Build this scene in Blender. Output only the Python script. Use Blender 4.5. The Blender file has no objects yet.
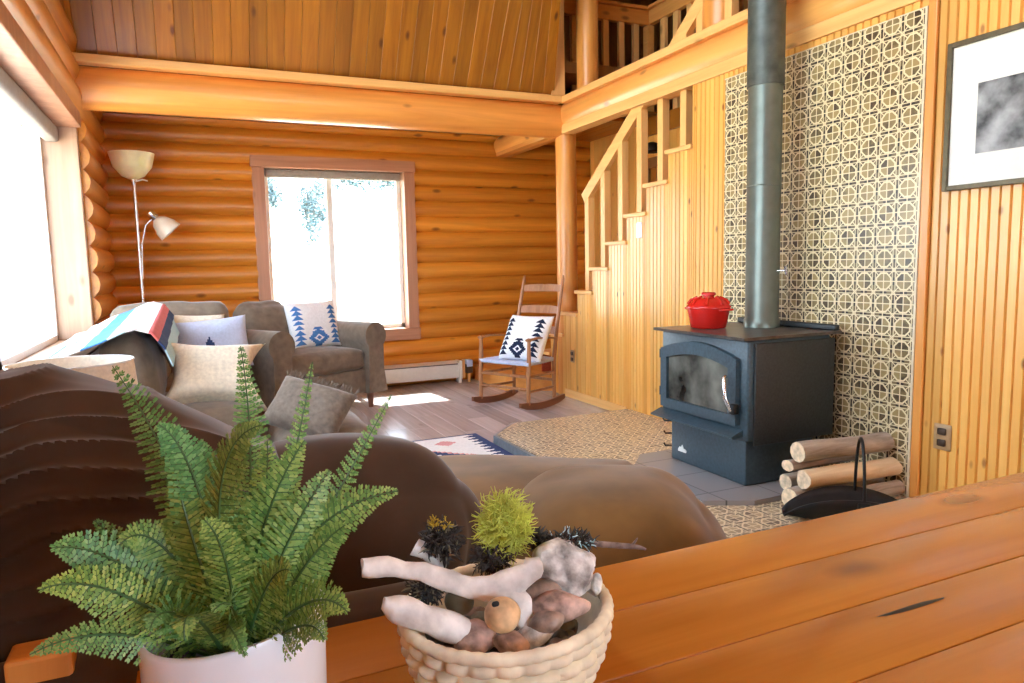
import bpy, bmesh, math, random
from mathutils import Vector, Matrix, noise
random.seed(7)
PI = math.pi
sc = bpy.context.scene
COL = sc.collection
# ---------------------------------------------------------------- camera
CAM = Vector((0, 0, 1.25)); FOC = 706.89
RT = Vector((.9108, -.4124, -.0209)); UP = Vector((.0630, .0886, .9941)); FW = Vector((.4073, .9070, -.1070))
FW.normalize(); RT = (RT - FW * RT.dot(FW)).normalized(); UP = RT.cross(FW)
cd = bpy.data.cameras.new('camera'); cam = bpy.data.objects.new('camera', cd); COL.objects.link(cam)
cd.sensor_width = 36; cd.lens = FOC / 1024 * 36; cd.clip_start = .02; cd.clip_end = 200
m = Matrix((RT, UP, -FW)).transposed().to_4x4(); m.translation = CAM
cam.matrix_world = m; sc.camera = cam

def at(px, py, dep):                       # measured point of the room: a photo position and its distance
    return CAM + (FW + RT * ((px - 512.5) / FOC) - UP * ((py - 341.5) / FOC)) * dep

# ---------------------------------------------------------------- materials
MATS = {}
def newmat(name):
    M = bpy.data.materials.new(name); M.use_nodes = True
    nt = M.node_tree; b = nt.nodes['Principled BSDF']
    MATS[name] = M
    return M, nt, b
def N(nt, t, **k):
    n = nt.nodes.new(t)
    for a, v in k.items(): setattr(n, a, v)
    return n
def ramp(nt, stops):
    r = N(nt, 'ShaderNodeValToRGB'); e = r.color_ramp.elements
    while len(e) < len(stops): e.new(.5)
    for i, (p, c) in enumerate(stops):
        e[i].position = p; e[i].color = (*c, 1)
    return r
def mathn(nt, op, a, b=None, c=None):
    n = N(nt, 'ShaderNodeMath', operation=op)
    for i, v in enumerate((a, b, c)):
        if v is None: continue
        if isinstance(v, (int, float)): n.inputs[i].default_value = v
        else: nt.links.new(v, n.inputs[i])
    return n.outputs[0]
def mixc(nt, f, a, b, mode='MIX'):
    n = N(nt, 'ShaderNodeMix', data_type='RGBA', blend_type=mode)
    for s, v in ((n.inputs[0], f), (n.inputs[6], a), (n.inputs[7], b)):
        if isinstance(v, (int, float)): s.default_value = v
        elif isinstance(v, tuple): s.default_value = (*v, 1)
        else: nt.links.new(v, s)
    return n.outputs[2]
def plain(name, col, rough=.6, metal=0, var=.06, scale=30, bump=0, spec=.5, sheen=0):
    M, nt, b = newmat(name)
    tc = N(nt, 'ShaderNodeTexCoord'); nz = N(nt, 'ShaderNodeTexNoise'); nz.inputs['Scale'].default_value = scale; nz.inputs['Detail'].default_value = 4
    nt.links.new(tc.outputs['Object'], nz.inputs['Vector'])
    lo = tuple(max(0, c * (1 - var * 2)) for c in col); hi = tuple(min(1, c * (1 + var * 2)) for c in col)
    r = ramp(nt, [(.3, lo), (.7, hi)]); nt.links.new(nz.outputs['Fac'], r.inputs['Fac'])
    nt.links.new(r.outputs['Color'], b.inputs['Base Color'])
    b.inputs['Roughness'].default_value = rough; b.inputs['Metallic'].default_value = metal
    b.inputs['Specular IOR Level'].default_value = spec
    if sheen: b.inputs['Sheen Weight'].default_value = sheen; b.inputs['Sheen Roughness'].default_value = .4
    if bump:
        bp = N(nt, 'ShaderNodeBump'); bp.inputs['Strength'].default_value = bump; bp.inputs['Distance'].default_value = .004
        nt.links.new(nz.outputs['Fac'], bp.inputs['Height']); nt.links.new(bp.outputs['Normal'], b.inputs['Normal'])
    return M
def wood(name, c0, c1, axis='x', rough=.4, grain=14, stretch=.06, island=.25, knots=.6, knotcol=None, bump=.15, coat=0, kscale=2.2):
    M, nt, b = newmat(name); L = nt.links.new
    tc = N(nt, 'ShaderNodeTexCoord'); geo = N(nt, 'ShaderNodeNewGeometry')
    off = N(nt, 'ShaderNodeVectorMath', operation='SCALE'); off.inputs[0].default_value = (31.7, 17.3, 23.9); L(geo.outputs['Random Per Island'], off.inputs['Scale'])
    add = N(nt, 'ShaderNodeVectorMath', operation='ADD'); L(tc.outputs['Object'], add.inputs[0]); L(off.outputs[0], add.inputs[1])
    mp = N(nt, 'ShaderNodeMapping'); s = [grain, grain, grain]
    for a in axis: s['xyz'.index(a)] = grain * stretch
    mp.inputs['Scale'].default_value = s; L(add.outputs[0], mp.inputs['Vector'])
    nz = N(nt, 'ShaderNodeTexNoise'); nz.inputs['Scale'].default_value = 1; nz.inputs['Detail'].default_value = 6; nz.inputs['Roughness'].default_value = .65; nz.inputs['Distortion'].default_value = .6
    L(mp.outputs[0], nz.inputs['Vector'])
    r = ramp(nt, [(.25, c0), (.72, c1)]); L(nz.outputs['Fac'], r.inputs['Fac'])
    hv = N(nt, 'ShaderNodeHueSaturation'); L(r.outputs['Color'], hv.inputs['Color'])
    mr = N(nt, 'ShaderNodeMapRange'); L(geo.outputs['Random Per Island'], mr.inputs['Value']); mr.inputs['To Min'].default_value = 1 - island; mr.inputs['To Max'].default_value = 1 + island * .8
    L(mr.outputs[0], hv.inputs['Value'])
    colr = hv.outputs['Color']
    if knots:
        mk = N(nt, 'ShaderNodeMapping'); s = [kscale * 2.2] * 3
        for a in axis: s['xyz'.index(a)] = kscale
        mk.inputs['Scale'].default_value = s; L(add.outputs[0], mk.inputs['Vector'])
        v = N(nt, 'ShaderNodeTexVoronoi'); v.inputs['Scale'].default_value = 1; L(mk.outputs[0], v.inputs['Vector'])
        kr = ramp(nt, [(.05, (1, 1, 1)), (.13, (0, 0, 0))]); L(v.outputs['Distance'], kr.inputs['Fac'])
        kc = knotcol or tuple(c * .25 for c in c0)
        colr = mixc(nt, mathn(nt, 'MULTIPLY', kr.outputs['Color'], knots), colr, kc)
    L(colr, b.inputs['Base Color']); b.inputs['Roughness'].default_value = rough
    if coat: b.inputs['Coat Weight'].default_value = coat; b.inputs['Coat Roughness'].default_value = .18
    if bump:
        bp = N(nt, 'ShaderNodeBump'); bp.inputs['Strength'].default_value = bump; bp.inputs['Distance'].default_value = .004
        L(nz.outputs['Fac'], bp.inputs['Height']); L(bp.outputs['Normal'], b.inputs['Normal'])
    return M
def tilemat(name, ax, ay, size, cream, tan, dark):
    M, nt, b = newmat(name); L = nt.links.new
    tc = N(nt, 'ShaderNodeTexCoord'); sp = N(nt, 'ShaderNodeSeparateXYZ'); L(tc.outputs['Object'], sp.inputs[0])
    U = mathn(nt, 'DIVIDE', sp.outputs[ax], size); V = mathn(nt, 'DIVIDE', sp.outputs[ay], size)
    x = mathn(nt, 'SUBTRACT', mathn(nt, 'FRACT', U), .5); y = mathn(nt, 'SUBTRACT', mathn(nt, 'FRACT', V), .5)
    axx = mathn(nt, 'ABSOLUTE', x); ayy = mathn(nt, 'ABSOLUTE', y)
    mx = mathn(nt, 'MAXIMUM', axx, ayy); dg = mathn(nt, 'MULTIPLY', mathn(nt, 'ADD', axx, ayy), .7071)
    oc = mathn(nt, 'MAXIMUM', mx, dg)
    def band(v, c, w): return mathn(nt, 'LESS_THAN', mathn(nt, 'ABSOLUTE', mathn(nt, 'SUBTRACT', v, c)), w)
    ring = band(oc, .36, .036)
    cross = mathn(nt, 'MAXIMUM', mathn(nt, 'LESS_THAN', axx, .024), mathn(nt, 'LESS_THAN', ayy, .024))
    frame = mathn(nt, 'MAXIMUM', band(axx, .425, .019), band(ayy, .425, .019))
    diag = mathn(nt, 'MULTIPLY', band(mathn(nt, 'SUBTRACT', axx, ayy), 0, .03), mathn(nt, 'GREATER_THAN', oc, .36))
    lines = mathn(nt, 'MAXIMUM', mathn(nt, 'MAXIMUM', ring, cross), mathn(nt, 'MAXIMUM', frame, diag))
    # a colour for every quarter of every tile
    cb = N(nt, 'ShaderNodeCombineXYZ')
    L(mathn(nt, 'FLOOR', mathn(nt, 'MULTIPLY', U, 2)), cb.inputs[0]); L(mathn(nt, 'FLOOR', mathn(nt, 'MULTIPLY', V, 2)), cb.inputs[1]); L(mathn(nt, 'LESS_THAN', oc, .345), cb.inputs[2])
    wn = N(nt, 'ShaderNodeTexWhiteNoise'); L(cb.outputs[0], wn.inputs['Vector'])
    nz = N(nt, 'ShaderNodeTexNoise'); nz.inputs['Scale'].default_value = 26; L(tc.outputs['Object'], nz.inputs['Vector'])
    q = mathn(nt, 'ADD', mathn(nt, 'MULTIPLY', wn.outputs['Value'], .6), mathn(nt, 'MULTIPLY', nz.outputs['Fac'], .55))
    r = ramp(nt, [(.3, dark), (.5, tuple(.6 * t for t in tan)), (.75, tan)]); L(q, r.inputs['Fac'])
    outer = mathn(nt, 'GREATER_THAN', oc, .36)
    base = mixc(nt, mathn(nt, 'MULTIPLY', outer, .5), r.outputs['Color'], dark)
    grout = mathn(nt, 'MULTIPLY', mathn(nt, 'GREATER_THAN', mx, .458), mathn(nt, 'LESS_THAN', mathn(nt, 'MINIMUM', axx, ayy), .17))
    base = mixc(nt, grout, base, tuple(.35 * t for t in dark))
    fin = mixc(nt, lines, base, cream)
    L(fin, b.inputs['Base Color']); b.inputs['Roughness'].default_value = .28
    bp = N(nt, 'ShaderNodeBump'); bp.inputs['Strength'].default_value = .35; bp.inputs['Distance'].default_value = .002
    L(lines, bp.inputs['Height']); L(bp.outputs['Normal'], b.inputs['Normal'])
    return M

LOG = wood('log_orange', (.44, .135, .012), (.78, .30, .030), 'x', .38, 11, .05, .16, .8, (.13, .03, .006), .25, .25)
LOGY = wood('log_orange_side', (.44, .14, .014), (.76, .31, .038), 'y', .38, 11, .05, .16, .8, (.13, .03, .006), .25, .25)
LOGZ = wood('log_post_wood', (.58, .21, .035), (.82, .36, .08), 'z', .36, 11, .06, .08, .7, (.22, .06, .01), .2, .25)
BEAMX = wood('beam_wood', (.55, .19, .03), (.80, .34, .07), 'x', .44, 11, .05, .12, .8, (.2, .06, .01), .2, .3)
BEAMY = wood('beam_wood_side', (.62, .25, .05), (.86, .42, .11), 'y', .34, 11, .05, .12, .8, (.24, .08, .015), .2, .3)
BOARD = wood('pine_board', (.70, .325, .055), (.88, .50, .13), 'z', .33, 8, .05, .17, .85, (.32, .10, .02), .08, .3, 4.4)
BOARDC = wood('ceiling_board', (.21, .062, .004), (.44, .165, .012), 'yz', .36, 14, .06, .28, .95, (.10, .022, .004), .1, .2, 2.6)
BOARDD = wood('dark_board', (.20, .075, .015), (.36, .15, .035), 'z', .5, 14, .06, .25, .8, None, .1)
TRIMX = wood('trim_wood', (.66, .33, .09), (.86, .50, .17), 'x', .4, 14, .05, .1, .6)
TRIMY = wood('trim_wood_side', (.72, .35, .10), (.92, .54, .19), 'y', .4, 14, .05, .1, .6)
TRIMZ = wood('trim_wood_upright', (.74, .37, .11), (.93, .55, .20), 'z', .4, 14, .05, .1, .6)
CASE = wood('window_casing_wood', (.33, .14, .075), (.52, .25, .14), 'z', .4, 14, .05, .12, .6)
CASEX = wood('window_casing_wood_flat', (.33, .14, .075), (.52, .25, .14), 'x', .4, 14, .05, .12, .6)
JAMB = wood('window_jamb_wood', (.33, .19, .12), (.48, .31, .21), 'z', .45, 14, .05, .12, .6)
FLOORM = wood('floor_plank', (.34, .31, .32), (.54, .51, .53), 'y', .2, 15, .05, .22, .25, None, .06)
FLOORM.node_tree.nodes['Principled BSDF'].inputs['Specular IOR Level'].default_value = .9
TABLE = wood('table_wood', (.33, .098, .010), (.50, .172, .022), 'x', .27, 9, .05, .09, .8, (.16, .04, .008), .03, .3, 1.6)
CHAIRW = wood('chair_wood', (.26, .10, .04), (.46, .21, .09), 'z', .35, 22, .08, .1, .3)
CHAIRD = wood('rocker_wood', (.14, .045, .02), (.24, .085, .04), 'x', .35, 22, .08, .1, .2)
BARK = wood('bark', (.20, .15, .11), (.52, .44, .36), 'x', .9, 30, .12, .2, .3, None, .8)
SPLIT = wood('split_wood', (.66, .46, .26), (.88, .70, .46), 'x', .7, 24, .04, .1, .4, None, .3)
ENDW = plain('log_end_wood', (.76, .58, .38), .8, var=.15, scale=40)
TILEW = tilemat('wall_tile', 'Y', 'Z', .1122, (.80, .67, .41), (.36, .25, .10), (.06, .035, .014))
TILEF = tilemat('hearth_tile', 'X', 'Y', .1122, (.85, .72, .50), (.50, .38, .22), (.12, .075, .035))  # paler than the wall tile: glare on the hearth is in its colours
KERB = plain('hearth_kerb', (.16, .18, .20), .3, var=.1)
PADM, _nt, _b = newmat('grey_stone_tile')
_br = N(_nt, 'ShaderNodeTexBrick'); _tc = N(_nt, 'ShaderNodeTexCoord'); _nt.links.new(_tc.outputs['Object'], _br.inputs['Vector'])
_br.offset = 0; _br.inputs['Scale'].default_value = 1; _br.inputs['Brick Width'].default_value = .3; _br.inputs['Row Height'].default_value = .3; _br.inputs['Mortar Size'].default_value = .004
_br.inputs['Color1'].default_value = (.24, .24, .25, 1); _br.inputs['Color2'].default_value = (.30, .28, .28, 1); _br.inputs['Mortar'].default_value = (.09, .09, .09, 1)
_nt.links.new(_br.outputs['Color'], _b.inputs['Base Color']); _b.inputs['Roughness'].default_value = .3
IRON = plain('stove_iron', (.036, .062, .080), .42, .0, .12, 60, .15)
IRON2 = plain('stove_side_iron', (.018, .021, .022), .5, 0, .2, 90, .3)
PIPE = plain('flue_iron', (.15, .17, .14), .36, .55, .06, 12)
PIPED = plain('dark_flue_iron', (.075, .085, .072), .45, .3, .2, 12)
PLATE = plain('stove_top_iron', (.085, .07, .06), .3, .3, .2, 20)
CHROME = plain('steel', (.72, .72, .74), .22, 1, .03)
BLACK = plain('black_metal', (.012, .012, .013), .45, .4, .1)
GLAZE = plain('red_enamel', (.62, .018, .012), .16, 0, .08, 8)
WHITE = plain('white_ceramic', (.76, .80, .88), .25, 0, .01)
CREAMMET = plain('cream_enamel', (.72, .69, .62), .35, 0, .02)
VINYL = plain('white_vinyl', (.80, .78, .74), .4, 0, .02)
SHADEG = plain('grey_roller_blind', (.30, .27, .24), .7, 0, .05)
SOIL = plain('dark_soil', (.025, .03, .04), .9, 0, .3, 60, .8)
SOFA = plain('brown_sofa_cloth', (.19, .145, .105), .85, 0, .10, 18, .1, .3, .35)
SOFAD = plain('dark_brown_velvet', (.052, .027, .015), .8, 0, .15, 7, .05, .25, .35)
SOFAT = plain('tan_suede', (.165, .086, .023), .78, 0, .15, 6, .05, .25, .25)
TAUPE = plain('taupe_cloth', (.18, .145, .115), .9, 0, .12, 40, .3, .2, .3)
LINEN = plain('cream_linen', (.80, .74, .60), .9, 0, .06, 50, .25, .2)
WHITEC = plain('white_cloth', (.84, .86, .88), .9, 0, .03, 60, .15, .2)
NAVY = plain('navy_cloth', (.035, .06, .16), .9, 0, .08, 60, .1, .2)
NAVYL = plain('dark_navy_cloth', (.012, .022, .055), .9, 0, .08, 60, .1, .2)
BLUE = plain('blue_cloth', (.07, .21, .52), .9, 0, .06, 60, .1, .2)
CYAN = plain('pale_cyan_cloth', (.48, .72, .80), .9, 0, .04, 60, .1, .2)
RED = plain('coral_cloth', (.72, .18, .18), .9, 0, .06, 60, .1, .2)
PINK = plain('pink_cloth', (.70, .36, .38), .9, 0, .06, 60, .1, .2)
PERI = plain('periwinkle_cloth', (.52, .58, .76), .9, 0, .04, 60, .15, .2)
GLASSA = plain('amber_glass', (.95, .78, .46), .35, 0, .05, 10)
GLASSA.node_tree.nodes['Principled BSDF'].inputs['Subsurface Weight'].default_value = .3
FROST = plain('frosted_glass', (.86, .80, .66), .35, 0, .04, 10)
LAMPSH = plain('linen_shade', (.82, .76, .66), .9, 0, .05, 70, .1)
PLASTB = plain('tan_plastic', (.42, .26, .12), .4, 0, .05)
OUTL = plain('brown_plastic', (.06, .03, .015), .4, 0, .05)
PAPER = plain('picture_mat_board', (.82, .80, .72), .8, 0, .02)
PRINT = plain('picture_print', (.22, .22, .22), .6, 0, .5, 9)
FRAMEM = plain('dark_bronze_frame', (.10, .075, .035), .4, .3, .1)
BONE = plain('bleached_driftwood', (.76, .73, .71), .75, 0, .16, 32, .6)
BURL = plain('tan_knot_wood', (.66, .42, .23), .6, 0, .3, 30, .5)
BASK = plain('straw', (.82, .74, .56), .75, 0, .12, 24, .4)
RKW = plain('white_rock', (.62, .58, .55), .8, 0, .38, 45, .9)
RKP = plain('pink_rock', (.46, .31, .26), .55, 0, .42, 38, .6)
RKB = plain('brown_rock', (.27, .19, .15), .5, 0, .4, 38, .5)
RKO = plain('olive_rock', (.24, .21, .14), .5, 0, .2, 16, .3)
RKG = plain('grey_rock', (.12, .12, .13), .5, 0, .3, 16, .3)
MOSS = plain('yellow_green_moss', (.62, .70, .13), .8, 0, .15, 40)
LICH = plain('dark_lichen', (.045, .04, .04), .8, 0, .4, 80)
LICHY = plain('yellow_lichen', (.50, .38, .04), .8, 0, .3, 60)
TWIG = plain('grey_twig', (.22, .16, .14), .8, 0, .3, 60, .5)
GRASSM = plain('dry_meadow', (.62, .60, .48), .9, 0, .2, 2)
LEAFT = plain('tree_leaf', (.075, .13, .14), .8, 0, .3, 2)
REDC = plain('rust_carpet', (.48, .10, .05), .95, 0, .1, 60, .3)
# glass that daylight passes straight through
GLASS, nt, b = newmat('window_glass')
tr = N(nt, 'ShaderNodeBsdfTransparent'); gl = N(nt, 'ShaderNodeBsdfGlossy'); gl.inputs['Roughness'].default_value = .02
mx = N(nt, 'ShaderNodeMixShader'); mx.inputs[0].default_value = .06
nt.links.new(tr.outputs[0], mx.inputs[1]); nt.links.new(gl.outputs[0], mx.inputs[2]); nt.links.new(mx.outputs[0], nt.nodes['Material Output'].inputs['Surface'])
# smoky stove glass
STGL = plain('sooty_stove_glass', (.10, .10, .085), .12, 0, .5, 5)
# fern leaves
FERN, nt, b = newmat('fern_leaf')
ge = N(nt, 'ShaderNodeNewGeometry'); oi = N(nt, 'ShaderNodeObjectInfo')
r1 = ramp(nt, [(0, (.10, .235, .07)), (.5, (.21, .37, .105)), (1, (.37, .49, .18))]); nt.links.new(ge.outputs['Random Per Island'], r1.inputs['Fac'])
r2 = ramp(nt, [(0, (.55, .88, .85)), (.5, (.9, 1, .85)), (1, (1.12, 1.08, .75))]); nt.links.new(oi.outputs['Random'], r2.inputs['Fac'])
nt.links.new(mixc(nt, 1.0, r1.outputs['Color'], r2.outputs['Color'], 'MULTIPLY'), b.inputs['Base Color']); b.inputs['Roughness'].default_value = .45
b.inputs['Transmission Weight'].default_value = 0
STEM = plain('fern_stem', (.05, .13, .04), .5, 0, .1)

# ---------------------------------------------------------------- mesh builder
class MB:
    def __init__(s): s.v = []; s.f = []; s.mi = []
    def add(s, vs, fs, mi=0):
        o = len(s.v); s.v += [Vector(v) for v in vs]; s.f += [tuple(i + o for i in f) for f in fs]
        s.mi += [mi] * len(fs) if isinstance(mi, int) else list(mi); return s
    def box(s, lo, hi, bev=0, mi=0, rot=None, piv=None):
        lo = Vector(lo); hi = Vector(hi)
        bm = bmesh.new(); bmesh.ops.create_cube(bm, size=1)
        for v in bm.verts: v.co = Vector(((lo[i] + hi[i]) / 2 + v.co[i] * (hi[i] - lo[i]) for i in range(3)))
        if bev: bmesh.ops.bevel(bm, geom=list(bm.edges), offset=bev, segments=2, affect='EDGES', profile=.5)
        if rot is not None:
            p = Vector(piv) if piv is not None else (lo + hi) / 2
            for v in bm.verts: v.co = p + rot @ (v.co - p)
        s.bm(bm, mi); return s
    def bm(s, bm, mi=0):
        bm.verts.index_update(); s.add([v.co.copy() for v in bm.verts], [[v.index for v in f.verts] for f in bm.faces], mi); bm.free()
    def tube(s, pts, rad, n=10, caps=True, mi=0, sq=None):
        pts = [Vector(p) for p in pts]; k = len(pts)
        if isinstance(rad, (int, float)): rad = [rad] * k
        t0 = (pts[1] - pts[0]).normalized(); ref = Vector((0, 0, 1)) if abs(t0.z) < .9 else Vector((0, 1, 0))
        a = t0.cross(ref).normalized(); vs = []; fs = []
        for i, p in enumerate(pts):
            t = (pts[min(i + 1, k - 1)] - pts[max(i - 1, 0)]).normalized()
            a = (a - t * a.dot(t)).normalized(); b2 = t.cross(a)
            for j in range(n):
                th = 2 * PI * j / n
                vs.append(p + (a * math.cos(th) + b2 * math.sin(th) * (sq or 1)) * rad[i])
        for i in range(k - 1):
            for j in range(n): fs.append((i * n + j, i * n + (j + 1) % n, (i + 1) * n + (j + 1) % n, (i + 1) * n + j))
        if caps: fs += [tuple(range(n))[::-1], tuple((k - 1) * n + j for j in range(n))]
        return s.add(vs, fs, mi)
    def lathe(s, prof, c=(0, 0, 0), n=32, mi=0, sx=1, sy=1, closed=False):
        c = Vector(c); vs = []; fs = []; k = len(prof)
        for r, z in prof:
            for j in range(n):
                th = 2 * PI * j / n; vs.append(c + Vector((r * math.cos(th) * sx, r * math.sin(th) * sy, z)))
        for i in range(k - 1):
            for j in range(n): fs.append((i * n + j, i * n + (j + 1) % n, (i + 1) * n + (j + 1) % n, (i + 1) * n + j))
        if prof[0][0] > 1e-4 and not closed: fs.append(tuple(range(n))[::-1])
        if prof[-1][0] > 1e-4 and not closed: fs.append(tuple((k - 1) * n + j for j in range(n)))
        return s.add(vs, fs, mi)
    def prism(s, poly, axis, lo, hi, mi=0):            # a polygon in the two other axes, pushed along axis
        ax = 'xyz'.index(axis); oth = [i for i in range(3) if i != ax]; n = len(poly); vs = []
        for e in (lo, hi):
            for p in poly:
                q = [0, 0, 0]; q[ax] = e; q[oth[0]] = p[0]; q[oth[1]] = p[1]; vs.append(q)
        fs = [tuple(range(n)), tuple(range(n, 2 * n))[::-1]] + [(i, i + n, (i + 1) % n + n, (i + 1) % n) for i in range(n)]
        return s.add(vs, fs, mi)
    def soft(s, size, r, n=10, crown=(0, 0, 0), wr=0, wf=6, seed=0, M=None, mi=0, fn=None):
        # upholstered block centred on the origin: rounded corners, crowned faces, slight creases
        bm = bmesh.new(); bmesh.ops.create_cube(bm, size=2); bmesh.ops.subdivide_edges(bm, edges=list(bm.edges), cuts=n, use_grid_fill=True)
        h = Vector(size) / 2; r = min(r, min(h) * .98)
        for v in bm.verts:
            u = v.co.copy(); p = Vector((u[i] * h[i] for i in range(3)))
            q = Vector((max(-(h[i] - r), min(h[i] - r, p[i])) for i in range(3)))
            d = p - q
            if d.length > 1e-9:
                ci = sum(1 for i in range(3) if abs(d[i]) > 1e-9)
                p = q + d.normalized() * r if ci > 1 else p
            for i in range(3):
                a, b2 = [j for j in range(3) if j != i]
                p[i] += crown[i] * u[i] * (1 - u[a] ** 2) * (1 - u[b2] ** 2)
            if wr:
                w = noise.noise(p * wf + Vector((seed * 7.1, seed * 3.3, 1))); nn = (p - q * .5).normalized() if p.length else Vector((0, 0, 1))
                p += nn * w * wr
            if fn: p = fn(p, u)
            v.co = M @ p if M is not None else p
        s.bm(bm, mi); return s
def mk(name, mb, mats, parent=None, loc=None, smooth=True, local=False, label=None, cat=None, group=None, kind=None, auto=1.15):
    if not isinstance(mats, (list, tuple)): mats = [mats]
    me = bpy.data.meshes.new(name)
    o = Vector((0, 0, 0))
    if not local:
        if parent is not None:
            o = parent.location.copy()
            if parent.parent is not None: o += parent.parent.location
            if loc is not None: o += 0 * o
        elif loc is not None: o = Vector(loc)
    me.from_pydata([v - o for v in mb.v], [], mb.f)
    for x in mats: me.materials.append(x)
    for p, i in zip(me.polygons, mb.mi): p.material_index = i
    me.update()
    bm = bmesh.new(); bm.from_mesh(me); bmesh.ops.recalc_face_normals(bm, faces=bm.faces); bm.to_mesh(me); bm.free()
    if smooth:
        me.polygons.foreach_set('use_smooth', [True] * len(me.polygons))
        me.set_sharp_from_angle(angle=auto)
    ob = bpy.data.objects.new(name, me); COL.objects.link(ob)
    if parent is not None: ob.parent = parent
    elif loc is not None: ob.location = loc
    if label: ob['label'] = label
    if cat: ob['category'] = cat
    if group: ob['group'] = group
    if kind: ob['kind'] = kind
    return ob
def thing(name, label, cat, loc=(0, 0, 0), rz=0, group=None):
    o = bpy.data.objects.new(name, None); COL.objects.link(o); o.empty_display_size = .05
    o.location = loc; o.rotation_euler = (0, 0, rz); o['label'] = label; o['category'] = cat
    if group: o['group'] = group
    return o
def struct(name, mb, mats, parent=None, **k):
    return mk(name, mb, mats, parent, kind=None if parent else 'structure', **k)

# ================================================================ THE SETTING
XR = 3.187; YB = 7.33
XL = -.66
# --- floor of long planks
mb = MB(); x = -1.6
while x < 5.4:
    y = -2.6 - random.random()
    while y < 7.6:
        l = 1.22 + random.random() * .2
        mb.box((x + .0008, y + .0008, -.03), (x + .1792, min(y + l, 7.6) - .0008, 0), .0012); y += l
    x += .18
mb.box((-1.6, -3.6, -.08), (5.4, 7.6, -.031))
struct('floor', mb, FLOORM, smooth=False)

def dlog(mb, p0, p1, r, bul, n=14, jit=.006):
    p0 = Vector(p0); p1 = Vector(p1); k = max(2, int((p1 - p0).length / .5)); s = random.random() * 50
    pts = []; rr = []
    for i in range(k + 1):
        t = i / k; p = p0.lerp(p1, t)
        pts.append(p + Vector((0, 0, noise.noise(Vector((s, t * 3, 0))) * jit))); rr.append(r * (1 + .05 * noise.noise(Vector((t * 3, s, 5)))))
    mb.tube(pts, rr, n)
# --- back wall of logs with its window opening
WX0, WX1, WZ0, WZ1 = .70, 2.08, .61, 2.24
mb = MB(); pitch = .163; z = .075
while z < 2.75:
    r = .098 + random.uniform(-.003, .004); yc = YB + .055
    if WZ0 - .06 < z < WZ1 + .04:
        dlog(mb, (-1.0, yc, z), (WX0 - .108, yc, z), r, 0); dlog(mb, (WX1 + .108, yc, z), (4.34, yc, z), r, 0)
    else: dlog(mb, (-1.0, yc, z), (4.34, yc, z), r, 0)
    z += pitch
for lo, hi in (((-1.2, YB + .06, 0), (WX0 - .03, YB + .2, 2.8)), ((WX1 + .03, YB + .06, 0), (5.4, YB + .2, 2.8)), ((WX0 - .03, YB + .06, 0), (WX1 + .03, YB + .2, WZ0 - .03)), ((WX0 - .03, YB + .06, WZ1 + .03), (WX1 + .03, YB + .2, 2.8))):
    mb.box(lo, hi)
struct('wall_back', mb, LOG, auto=1.2)
# --- left wall of logs, window opening, gable boards above
LY0, LY1, LZ0, LZ1 = 2.5, 6.02, .78, 2.30
mb = MB(); z = .06; pitch = .186; k = 0
while z < 3.0:
    r = .114 + random.uniform(-.004, .006); xc = XL - .075
    if LZ0 - .06 < z < LZ1 + .05:
        dlog(mb, (xc, LY1 + .02, z), (xc, YB + .2, z), r, 0); dlog(mb, (xc, -2.5, z), (xc, LY0 - .02, z), r, 0)
    else: dlog(mb, (xc, -2.5, z), (xc, YB + .2, z), r, 0)
    z += pitch
for lo, hi in (((-1.02, -2.5, 0), (XL - .08, LY0 - .02, 3)), ((-1.02, LY1 + .02, 0), (XL - .08, YB + .2, 3)), ((-1.02, LY0 - .02, 0), (XL - .08, LY1 + .02, LZ0 - .06)), ((-1.02, LY0 - .02, LZ1), (XL - .08, LY1 + .02, 3))):
    mb.box(lo, hi)
struct('wall_left', mb, LOGY, auto=1.2)
mb = MB(); y = -2.5
while y < 6.0:
    if .3 < y < 3.4: mb.box((XL - .10, y + .002, 2.95), (XL - .0, y + .138, 3.15), .004); mb.box((XL - .10, y + .002, 4.7), (XL - .0, y + .138, 6.5), .004)  # unseen gap in the gable boards, left open to let more daylight in
    else: mb.box((XL - .10, y + .002, 2.95), (XL - .0, y + .138, 6.5), .004)
    y += .14
struct('wall_gable', mb, BOARDD, smooth=False)
# --- unseen wall behind the viewer, added to dim the foreground; opening sized to suit
mb = MB(); x = -1.0
for lo, hi in (((-1.0, -2.6, 0), (.4, -2.5, 5.9)), ((2.4, -2.6, 0), (5.4, -2.5, 5.9)), ((.4, -2.6, 0), (2.4, -2.5, 1.0)), ((.4, -2.6, 2.2), (2.4, -2.5, 5.9))): mb.box(lo, hi)
struct('wall_front', mb, BOARD, smooth=False)
# --- window_1 (back): casing, sill, vinyl slider, blind
wn = mk('window_1', MB().box((WX0 - .125, YB - .045, WZ1), (WX1 + .125, YB + .01, WZ1 + .115), .006).box((WX0 - .125, YB - .045, WZ0 - .125), (WX1 + .125, YB + .01, WZ0), .006), CASEX, kind='structure', smooth=False)
mk('casing', MB().box((WX0 - .115, YB - .04, WZ0), (WX0, YB + .01, WZ1), .006), CASE, wn, smooth=False)
mk('casing', MB().box((WX1, YB - .04, WZ0), (WX1 + .115, YB + .01, WZ1), .006), CASE, wn, smooth=False)
mk('jamb', MB().box((WX0 - .03, YB, WZ0), (WX0, YB + .2, WZ1)).box((WX1, YB, WZ0), (WX1 + .03, YB + .2, WZ1)), JAMB, wn, smooth=False)
mk('sill', MB().box((WX0 - .03, YB, WZ0 - .03), (WX1 + .03, YB + .199, WZ0), .004).box((WX0 - .03, YB, WZ1), (WX1 + .03, YB + .2, WZ1 + .03)), JAMB, wn, smooth=False)
fy = YB + .12; fr = MB()
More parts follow.
